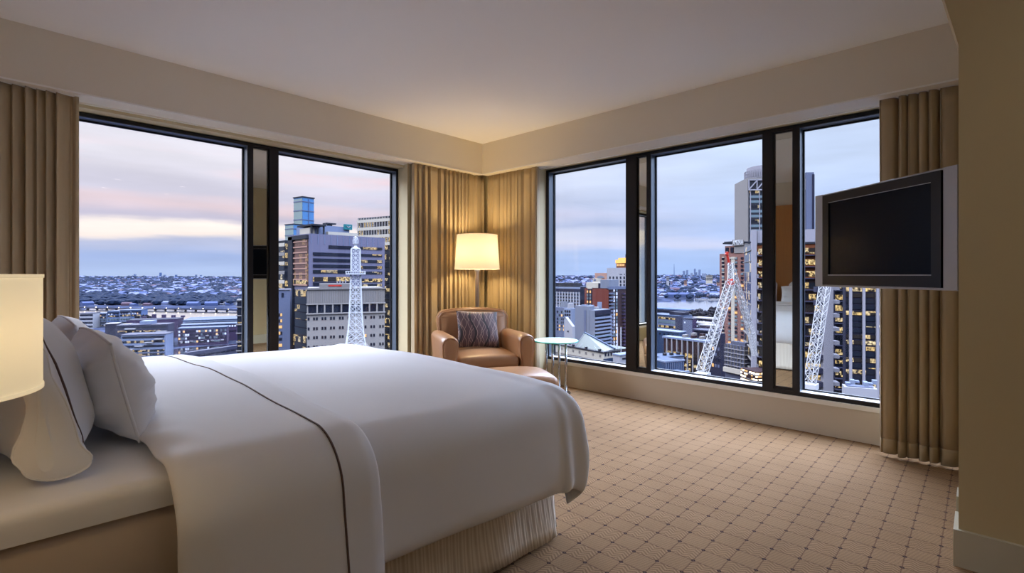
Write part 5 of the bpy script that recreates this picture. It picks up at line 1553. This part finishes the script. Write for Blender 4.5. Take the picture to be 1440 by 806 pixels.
for i, (A, B, Cc, d, t) in enumerate(((974, 1002, 1012, 470, 449.6), (976, 994, 1004, 430, 456), (984, 1006, 1016, 400, 459.6), (976, 1000, 1010, 360, 467))):
    b = Blk('low_building', ['white roofed low building under the dark trees by the bay', 'second white roofed low building below the dark trees', 'white roofed shed beside the crane boom, below the trees', 'dark low building with pale roof above the brown podium'][i], A, B, Cc, d, t, rot=-10)
    b.body(M['darkline'] if i != 2 else M['plum']); b.part('roof', M['conc_l'] if i != 3 else M['roofgrey'], -1, b.Lx + 1, -1, b.Ly + 1, b.top, b.top + 1.0)
    b.wins('L', steps(b.Ly * .1, b.Ly * .9, 6), [b.top - 3.0], 1.1, 1.3, [M['win_teal'], M['win_white'], M['win_dark']], [2, 1, 2], seed=i)

b = Blk('office_podium', 'brown office building with white posts and lit lower windows behind the crane boom', 933.5, 993, 1000, 235, 482.2, rot=-10)
b.body(M['dkbrick']); z = b.z
b.part('roof', M['bluegrey'], -.8, b.Lx + .5, -.8, b.Ly + .5, b.top, b.top + .9)
b.bandL(M['litglass'], .2, b.Ly - .3, b.zy(502, b.Ly * .5), b.zy(496.6, b.Ly * .5), .3)
for k in range(3): b.bandL(M['litglass'] if k else M['midglass'], .2, b.fy(956 + 4 * k), b.zy(511 + 6 * k, b.Ly * .3), b.zy(507 + 6 * k, b.Ly * .3), .3)
for k in range(8): b.bandL(M['white_b'], b.Ly * (k + .25) / 8 - .2, b.Ly * (k + .25) / 8 + .2, 0, b.top, .9, name='post')
for i in range(7): b.part('roof_plant', M['dkbrick'] if i % 2 else M['conc'], 3 + (i % 3) * 2.5, 6 + (i % 3) * 2.5, b.fy(982 - i * 4), b.fy(978 - i * 4), b.top + .9, b.top + 2.2 + (i * 5 % 3) * .5)
for i, (A, B, Cc, d, t) in enumerate(((914, 935, 962, 150, 509.5), (None, 941, 968, 124, 526))):
    b = Blk('plant_room', ['pale blue flat plant room at the bottom of the second pane, upper of two', 'pale blue flat plant room at the bottom of the second pane, lower of two'][i], A, B, Cc, d, t, rot=-24, Ly=8 if i == 0 else 4)
    b.body(M['roofblue']); b.part('parapet', M['fargrey'], -.2, b.Lx + .2, -.2, .3, b.top - .1, b.top + .35); b.part('deck_edge', M['fargrey'], -.2, .3, .3, b.Ly, b.top - .1, b.top + .3)
    for k in range(9): b.bandR(M['bluegrey'], b.Lx * (k + .5) / 9 - .1, b.Lx * (k + .5) / 9 + .1, b.top - 3.5, b.top - .3, .12, name='cladding_rib')
b = Blk('flat_roof', 'low white roof with small vents behind the pale blue plant rooms', 912, 930, 962, 172, 503.5, rot=-24)
b.body(M['fargrey']); b.part('roof', M['roofblue'], -.3, b.Lx, -.3, b.Ly, b.top, b.top + .3)
for k in range(3): b.part('vent', M['dkmetal'], 3 + 3 * k, 4 + 3 * k, 2, 3, b.top + .3, b.top + 1.1)

# the brick hotel
b = Blk('hotel_tower', 'pink brown brick hotel tower with a rooftop sign behind the white crane', 1012, 1047, 1056, 235, 355.6, rot=-22)
b.body(M['pinkbrick']); z = b.z
ux = b.fy(1019.5)
b.part('upper_block', M['pinkbrick'], .0, b.Lx, 0, ux, b.top, z(344.5)); b.part('sign_wall', M['conc'], -.3, b.Lx + 1, -.3, b.fy(1033), b.top, z(343.0))
b.part('roof_edge', M['dkmetal'], -.8, b.Lx + .8, -.8, b.fy(1018), z(341.6), z(339.6)); b.part('roof_rail', M['dkmetal'], -.6, -.3, 0, ux, z(339.6), z(338.2))
for p in (1022.5, 1029.5): b.bandL(M['win_dark'], b.fy(p + 2.4), b.fy(p - 1.8), z(354.4), z(347), .3, name='window')
b.bandL(M['cream_b'], b.fy(1033.6), b.fy(1028.6), 0, z(360.5), .22, name='centre_panel')
b.bandL(M['cream_b'], b.fy(1036), b.fy(1024.8), z(363.4), z(361.2), .4, name='lintel')
rowsz = [z(364.6 + k * 5.55) for k in range(27)]
b.wins('L', [b.fy(p) for p in (1017.2, 1026.2, 1035.4, 1044.0)], rowsz, 1.25, 1.0, [M['win_dark'], M['win_teal'], M['win_lit']], [5, 3, 1.1], seed=21, e=.4)
for k in range(26): b.bandL(M['cream_b'], b.fy(1018.8), b.fy(1015.6), rowsz[k] + 1.05, rowsz[k] + 1.5, .4, name='blind_box')
cu_ = bpy.data.curves.new('hotel_sign', 'FONT'); cu_.body = 'AMORA'; cu_.size = 2.0; cu_.extrude = .1; cu_.space_character = 1.08
so = bpy.data.objects.new('sign_letters', cu_); COL.objects.link(so)
dg = bpy.context.evaluated_depsgraph_get()
mesh_ = bpy.data.meshes.new_from_object(so.evaluated_get(dg))
bpy.data.objects.remove(so)
xs_ = [v.co.x for v in mesh_.vertices]; ys_ = [v.co.y for v in mesh_.vertices]
ya_, yb_ = b.fy(1032.8), b.fy(1046.9); za_, zb_ = z(344), z(337)
for v in mesh_.vertices:
    fx_ = (v.co.x - min(xs_)) / (max(xs_) - min(xs_)); fy_ = (v.co.y - min(ys_)) / (max(ys_) - min(ys_)); dz_ = v.co.z
    v.co = (-1.05 - dz_, ya_ + (yb_ - ya_) * fx_, za_ + (zb_ - za_) * fy_)
b.part('sign_panel', M['conc'], -.94, -.80, yb_ - .2, ya_ + .4, z(345), z(336.4))
o = bpy.data.objects.new('sign_letters', mesh_); COL.objects.link(o); o.parent = b.root
mesh_.materials.clear(); mesh_.materials.append(M['lattice'])
o['label'] = 'white letters AMORA'
b = Blk('dark_block', 'dark glazed block at the foot of the brick hotel behind the crane boom', 999, 1014, 1020, 225, 470, rot=-22)
b.body(M['darkline']); b.wins('L', [b.fy(p) for p in (1002.5, 1006.5, 1010.5)], [b.z(y) for y in (478, 486, 494, 502, 510, 518)], 1.0, 1.4, [M['win_dark'], M['conc_b'], M['win_lit']], [4, 4, 1], seed=4)

# concrete tower behind
b = Blk('concrete_tower', 'tall grey concrete tower with a round white top behind the brick hotel', 1033, 1051.2, 1143, 420, 250, rot=-52)
b.body(M['conc']); z = b.z
x1 = b.fx(1132)
b.bandR(M['dkmetal'], b.fx(1052.5), x1, z(400), z(253.5), .3, name='glazed_face')
for k in range(16):
    zz_ = z(272 + k * 6.8); b.bandR(M['win_teal'] if k % 3 else M['midglass'], b.fx(1054), x1 - 1, zz_, zz_ + 2.2, .5)
for k in range(7): x = b.fx(1055) + (x1 - b.fx(1055)) * k / 6; b.bandR(M['conc_l'], x - .3, x + .3, z(400), z(268), .7, name='mullion')
t_ = MB(); xs_ = steps(b.fx(1052.5), x1, 8)
for k in range(7):
    t_.bar((xs_[k], -1, z(267)), (xs_[k + 1], -1, z(254.4)), .9)
for x in xs_: t_.bar((x, -1, z(268)), (x, -1, z(253)), .8)
t_.bar((xs_[0], -1, z(267.5)), (xs_[-1], -1, z(267.5)), 1.0); t_.bar((xs_[0], -1, z(253.6)), (xs_[-1], -1, z(253.6)), .8)
t_.build('truss', M['conc_l'], b.root, fix=False)
b.part('side_pier', M['conc_b'], x1, b.Lx, -2, 3, 0, z(244.5)); b.part('side_pier', M['darkline'], b.Lx - 1.5, b.Lx + .2, -2.5, 4, 0, z(247.5))
cx_, cy_ = b.Lx * .38, b.Ly * .5
rd = (b.fx(1110) - b.fx(1041)) * .36
MB().lathe([(rd, z(249)), (rd, z(231.5)), (rd * .9, z(231))], (cx_, cy_), 40).build('drum', M['conc_l'], b.root)
cg = MB()
for k in range(22):
    a = PI * .62 + k * PI * .75 / 21; r2 = rd * 1.12
    cg.bar((cx_ + r2 * math.cos(a), cy_ + r2 * math.sin(a), z(248)), (cx_ + r2 * math.cos(a), cy_ + r2 * math.sin(a), z(237)), .5)
    if k: 
        for yy in (237, 240.6, 244.2, 248): cg.bar((cx_ + r2 * math.cos(a), cy_ + r2 * math.sin(a), z(yy)), (cx_ + r2 * math.cos(a - PI * .75 / 21), cy_ + r2 * math.sin(a - PI * .75 / 21), z(yy)), .4)
cg.build('antenna_ring', M['conc_l'], b.root, fix=False)
b.part('mast', M['conc'], cx_ + rd * .2, cx_ + rd * .2 + .7, cy_, cy_ + .7, z(232), z(223)); b.part('stair_tower', M['conc_b'], b.Lx * .86, b.Lx * .93, 6, 14, b.top, z(229))

# brown balcony tower, concrete spine, dark ribbed tower
b = Blk('balcony_tower', 'brown balcony tower with lit flats beside the brick hotel', 1047.2, 1059.5, 1160, 165, 343.5, rot=-66)
b.body(M['dkbrick']); z = b.z
b.bandL(M['dkglass'], .0, b.Ly, 0, b.top, .15, name='side_glazing')
for k in range(14): b.bandL(M['conc'], 0, b.Ly, z(352 + k * 15.6) , z(351 + k * 15.6), .7, name='floor_slab')
b.part('corner_column', M['conc_l'], -.6, b.fx(1060.2) + .7, -1.4, 1.2, 0, z(323.5)); b.part('parapet', M['conc_l'], 1.2, b.Lx, -.2, 3, b.top, z(324.5)); b.part('roof_band', M['dkmetal'], 1.2, b.Lx, -.5, .2, b.top - .2, b.top + .4)
for k in range(13):
    y0 = 345 + k * 15.7
    m = M['brownclad'] if k < 3 else M['dkbrick']
    b.bandR(m, 1.0, b.Lx, z(y0 + 15), z(y0), .1, name='spandrel')
    b.bandR(M['litglass'] if k in (0, 1, 2, 5, 6, 9, 10) else M['midglass'], 1.4, b.Lx - .2, z(y0 + 12.4), z(y0 + 5), .25)
    b.part('floor_slab', M['roofgrey'], .8, b.Lx, -1.6, 0, z(y0 + 15.6), z(y0 + 14.4))
    b.part('balcony', M['conc_l'], 1.0, b.fx(1065.5), -1.8, 0, z(y0 + 14.4), z(y0 + 9.5))
b = Blk('concrete_spine', 'pale concrete stair tower with square balcony notches behind the second crane', 1154, 1158.5, 1172, 132, 322, rot=-62)
b.body(M['conc_l']); z = b.z
for k in range(16):
    y0 = 400 + k * 9.6
    b.part('balcony', M['conc_l'], b.Lx, b.Lx + 1.6, .5, 3.4, z(y0 + 12) if k % 2 else z(y0 + 8), z(y0 + 3)) if k % 2 == 0 else None
    b.part('balcony', M['roofgrey'], -1.6, 0, .5, 3.0, z(y0 + 11), z(y0 + 4)) if k % 2 == 0 else None
b = Blk('balcony_block', 'dark balcony block with amber windows right of the concrete stair tower', 1171, 1173.4, 1193, 140, 330, rot=-66)
b.body(M['darkline']); z = b.z
for k in range(11):
    y0 = 396 + k * 15.4
    b.bandR(M['midglass'] if k % 2 else M['litglass'], .2, b.Lx, z(y0 + 10), z(y0 + 2.5), .2); b.part('floor_slab', M['roofgrey'], 0, b.Lx * .62, -1.5, 0, z(y0 + 13), z(y0 + 11.8))
b = Blk('ribbed_tower', 'dark glass tower with two white ribs and scattered yellow lights', 1185, 1189, 1290, 118, 332, rot=-70)
b.body(M['darkline']); z = b.z
for k in range(22):
    y0 = 396 + k * 8.2
    b.bandR(M['litglass'] if k in (1, 2, 5, 9, 10, 13, 17, 20) else (M['midglass'] if k % 2 else M['dkglass']), .1, b.Lx, z(y0 + 5.6), z(y0), .2)
for p in (1195.4, 1213.8, 1233): b.part('rib', M['conc_l'], b.fx(p) - .26, b.fx(p) + .26, -.9, .1, 0, b.top)
b = Blk('plant_room', 'white rooftop plant box low in front of the dark ribbed tower', 1184, 1187.5, 1234, 80, 544, rot=-72)
b.body(M['white_b']); b.part('roof_tray', M['conc_b'], .4, b.Lx - .4, .4, b.Ly - .4, b.top, b.top + .15)
for k in range(7): b.part('duct', M['fargrey'] if k % 2 else M['bluegrey'], .4 + k * .8, 1.0 + k * .8, 1 + (k % 3) * 1.2, 2.4 + (k % 3), b.top + .1, b.top + .45 + .3 * (k % 2))

# scaffolding block and lit building site
b = Blk('scaffold_block', 'low building wrapped in grey scaffold netting at the foot of the brick hotel', 1019.6, 1047.5, 1058, 176, 487.5, rot=-22)
b.body(M['mesh']); z = b.z
b.part('upper_stage', M['mesh'], 1, b.Lx - .5, b.fy(1045), b.fy(1025), b.top, z(483.2))
for k in range(6):
    zz_ = z(494 + k * 6); b.bandL(M['conc_l'], -.2, b.Ly, zz_, zz_ + .22, .5, name='scaffold_deck'); b.bandR(M['conc_l'], 0, b.Lx, zz_, zz_ + .22, .5, name='scaffold_deck')
for k in range(7): b.bandL(M['conc'], b.Ly * k / 6.2, b.Ly * k / 6.2 + .1, z(525), b.top, .45, name='scaffold_pole')
b.bandL(M['cream_b'], b.fy(1046), b.fy(1020), z(527.5), z(521), 1.2, name='hoarding')
b = Blk('building_site', 'building site glowing with many amber work lights', 1043, 1062, 1085, 152, 523, rot=-40)
b.body(M['dkbrick'])
b.wins('R', steps(b.Lx * .05, b.Lx * .95, 11), [b.z(y) for y in (527, 531, 535.5, 540)], .45, .4, [M['sitelamp'], M['win_lit'], M['dkbrick']], [3, 3, 2], seed=31, e=.4, name='work_light')
b.wins('L', steps(b.Ly * .05, b.Ly * .95, 8), [b.z(y) for y in (526.5, 530.5, 535, 540)], .45, .4, [M['sitelamp'], M['win_lit'], M['dkbrick']], [3, 3, 2], seed=32, e=.4, name='work_light')
for k in range(6): b.part('floor_slab', M['conc'], -.4, b.Lx, -.4, b.Ly, b.top - 1.2 - 1.6 * k, b.top - 1.0 - 1.6 * k)

# ---------- cranes
def boom(p0, p1, w0, w1, n, r, parent, name, m, origin):
    p0 = Vector(p0) - origin; p1 = Vector(p1) - origin
    d = (p1 - p0).normalized(); a = d.cross(Vector((0, 0, 1))); a = a.normalized() if a.length > .01 else Vector((1, 0, 0)); c = d.cross(a).normalized()
    mb = MB(); prev = None
    for i in range(n + 1):
        t = i / n; w = w0 + (w1 - w0) * t; P = p0.lerp(p1, t)
        q = [P + a * (sx * w / 2) + c * (sy * w / 2) for sx, sy in ((-1, -1), (1, -1), (1, 1), (-1, 1))]
        for k in range(4): mb.bar(q[k], q[(k + 1) % 4], r * .75)
        if prev:
            for k in range(4):
                mb.bar(prev[k], q[k], r * 1.25)
                mb.bar(prev[k], q[(k + 1) % 4], r * .8); mb.bar(prev[(k + 1) % 4], q[k], r * .8)
        prev = q
    return mb.build(name, m, parent, fix=False)
D1 = 128.0
o0 = at(988, HY, D1); o0.z = G
cr = tag(empty('tower_crane', o0), 'white lattice luffing crane with red jib head before the brick hotel', 'crane')
A0, A1 = at(987.5, 523, D1), at(1027.5, 397, D1 + 6)
boom((o0.x, o0.y, G), (o0.x, o0.y, A0.z - 1.2), 1.9, 1.9, 30, .2, cr, 'tower_mast', M['cranew'], o0)
boom(A0, A1, 2.1, 1.7, 15, .12, cr, 'main_boom', M['cranew'], o0)
B0, B1 = at(1027, 371, D1 + 8), at(1056.5, 468, D1 + 12)
boom(B0, B1, 1.1, 1.5, 13, .11, cr, 'back_boom', M['cranew'], o0)
boom(A1, B0, 1.5, 1.0, 4, .12, cr, 'head_frame', M['cranew'], o0)
boom(at(1056.5, 468, D1 + 12), at(1061, 500, D1 + 12), 1.5, 1.0, 8, .12, cr, 'tail_frame', M['cranew'], o0)
q = A1 - o0
MB().prism([(-1.0, -.7), (1.0, -.7), (.7, .7), (-.4, .9)], 'y', -.7, .7).build('hook_block', M['red'], cr, loc=q)
MB().bar(at(1021.6, 354, D1 + 8) - o0, at(1026, 373, D1 + 8) - o0, .5, .5).build('jib_tip', M['red'], cr, fix=False)
MB().bar(at(1020.4, 358.5, D1 + 8) - o0, at(1023.4, 354.6, D1 + 8) - o0, .9, .5).build('jib_head', M['red'], cr, fix=False)
MB().bar(A1 - o0, at(1023, 405, D1 + 6) - o0, .12).build('cable', M['red'], cr, fix=False)
mbx = A0 - o0
MB().box(mbx.x - 1.6, mbx.x + 1.6, mbx.y - 1.6, mbx.y + 1.6, mbx.z - 1.4, mbx.z - .2).build('slewing_deck', M['cranew'], cr, fix=False)
o1 = at(1139, HY, 92); o1.z = G
cr2 = tag(empty('tower_crane', o1), 'white lattice crane boom rising behind the lower edge of the television', 'crane')
A0, A1 = at(1139, 538, 92), at(1166, 365, 95)
boom((o1.x, o1.y, G), (o1.x, o1.y, A0.z - 1.0), 1.5, 1.5, 26, .16, cr2, 'tower_mast', M['cranew'], o1)
boom(A0, A1, 1.45, 1.35, 15, .095, cr2, 'main_boom', M['cranew'], o1)
MB().box(-1.2, 1.2, -1.2, 1.2, A0.z - G - 1.2, A0.z - G - .2).build('slewing_deck', M['cranew'], cr2, fix=False)

# ================================================================== SKY
w = bpy.data.worlds.new('dusk_sky'); sc.world = w; w.use_nodes = True
nt = w.node_tree; ln = nt.links
for n in list(nt.nodes): nt.nodes.remove(n)
out = N(nt, 'ShaderNodeOutputWorld'); bg = N(nt, 'ShaderNodeBackground'); ln.new(bg.outputs[0], out.inputs[0])
tc = N(nt, 'ShaderNodeTexCoord'); sep = N(nt, 'ShaderNodeSeparateXYZ'); ln.new(tc.outputs['Generated'], sep.inputs[0])
# clouds: noise stretched along the horizon
mp = N(nt, 'ShaderNodeMapping'); mp.inputs['Scale'].default_value = (1.4, 1.4, 9.0); ln.new(tc.outputs['Generated'], mp.inputs[0])
nz = N(nt, 'ShaderNodeTexNoise'); nz.inputs['Scale'].default_value = 2.2; nz.inputs['Detail'].default_value = 7; nz.inputs['Roughness'].default_value = .55; ln.new(mp.outputs[0], nz.inputs['Vector'])
mp2 = N(nt, 'ShaderNodeMapping'); mp2.inputs['Scale'].default_value = (2.2, 2.2, 16.0); mp2.inputs['Location'].default_value = (4, 2, 7); ln.new(tc.outputs['Generated'], mp2.inputs[0])
nz2 = N(nt, 'ShaderNodeTexNoise'); nz2.inputs['Scale'].default_value = 1.7; nz2.inputs['Detail'].default_value = 5; ln.new(mp2.outputs[0], nz2.inputs['Vector'])
zw = mathn(nt, 'ADD', sep.outputs[2], mathn(nt, 'MULTIPLY_ADD', nz.outputs[0], .05, -.025))
def ramp(stops, fac):
    r = N(nt, 'ShaderNodeValToRGB'); cr_ = r.color_ramp; cr_.interpolation = 'EASE'
    while len(cr_.elements) < len(stops): cr_.elements.new(.5)
    for e, (p, c) in zip(cr_.elements, stops): e.position = p; e.color = rgb(*c)
    ln.new(fac, r.inputs[0]); return r.outputs[0]
k_ = .40
fz = mathn(nt, 'DIVIDE', zw, k_, clamp=True)
L_ = ramp([(0, (160, 178, 214)), (.03 / k_, (148, 166, 206)), (.052 / k_, (170, 178, 206)), (.068 / k_, (226, 214, 208)), (.082 / k_, (228, 218, 212)), (.094 / k_, (178, 174, 192)), (.115 / k_, (202, 186, 194)), (.135 / k_, (190, 188, 204)), (.2 / k_, (206, 204, 214)), (.3 / k_, (202, 204, 216)), (1, (190, 198, 216))], fz)
R2 = ramp([(0, (150, 176, 222)), (.04 / k_, (160, 182, 222)), (.055 / k_, (184, 192, 220)), (.075 / k_, (160, 180, 220)), (.12 / k_, (172, 190, 224)), (.2 / k_, (182, 198, 226)), (.3 / k_, (186, 200, 226)), (1, (180, 196, 226))], fz)
az = mathn(nt, 'MULTIPLY_ADD', mathn(nt, 'SUBTRACT', sep.outputs[1], sep.outputs[0]), .9, .55, clamp=True)
c = mixc(nt, az, R2, L_)
# darker and lighter cloud streaks
cl = mathn(nt, 'MULTIPLY_ADD', nz2.outputs[0], .5, .75)
sc_ = N(nt, 'ShaderNodeVectorMath', operation='SCALE'); ln.new(c, sc_.inputs[0]); ln.new(cl, sc_.inputs['Scale'])
# pink streaks on the sunset side
pk = mathn(nt, 'MULTIPLY', mathn(nt, 'SUBTRACT', nz.outputs[0], .52), 4.5, clamp=True)
zb1 = mathn(nt, 'SUBTRACT', 1.0, mathn(nt, 'ABSOLUTE', mathn(nt, 'DIVIDE', mathn(nt, 'SUBTRACT', zw, .125), .04)), clamp=True)
zb2 = mathn(nt, 'SUBTRACT', 1.0, mathn(nt, 'ABSOLUTE', mathn(nt, 'DIVIDE', mathn(nt, 'SUBTRACT', zw, .19), .03)), clamp=True)
pf = mathn(nt, 'MULTIPLY', mathn(nt, 'MULTIPLY', pk, mathn(nt, 'MAXIMUM', zb1, zb2)), mathn(nt, 'MULTIPLY', az, .55))
c2 = mixc(nt, pf, sc_.outputs[0], rgb(236, 184, 184))
# sky above the window view boosted, an added source to brighten the room
hi = mathn(nt, 'MULTIPLY', mathn(nt, 'SUBTRACT', sep.outputs[2], .27), 4.5, clamp=True)
boost = mathn(nt, 'MULTIPLY_ADD', hi, SKY_BOOST - 1, 1.0)
ln.new(c2, bg.inputs[0]); ln.new(boost, bg.inputs[1])

sc.view_settings.view_transform = 'Standard'; sc.view_settings.look = 'None'
sc.view_settings.exposure = EXPO; sc.view_settings.gamma = 1; sc.view_settings.use_curve_mapping = False
sc.cycles.use_denoising = True
try: sc.cycles.denoiser = 'OPENIMAGEDENOISE'
except Exception: pass
sc.cycles.max_bounces = 10; sc.cycles.diffuse_bounces = 6; sc.cycles.glossy_bounces = 4; sc.cycles.transparent_max_bounces = 12
sc.cycles.sample_clamp_indirect = 6
sc.cycles.caustics_reflective = False; sc.cycles.caustics_refractive = False
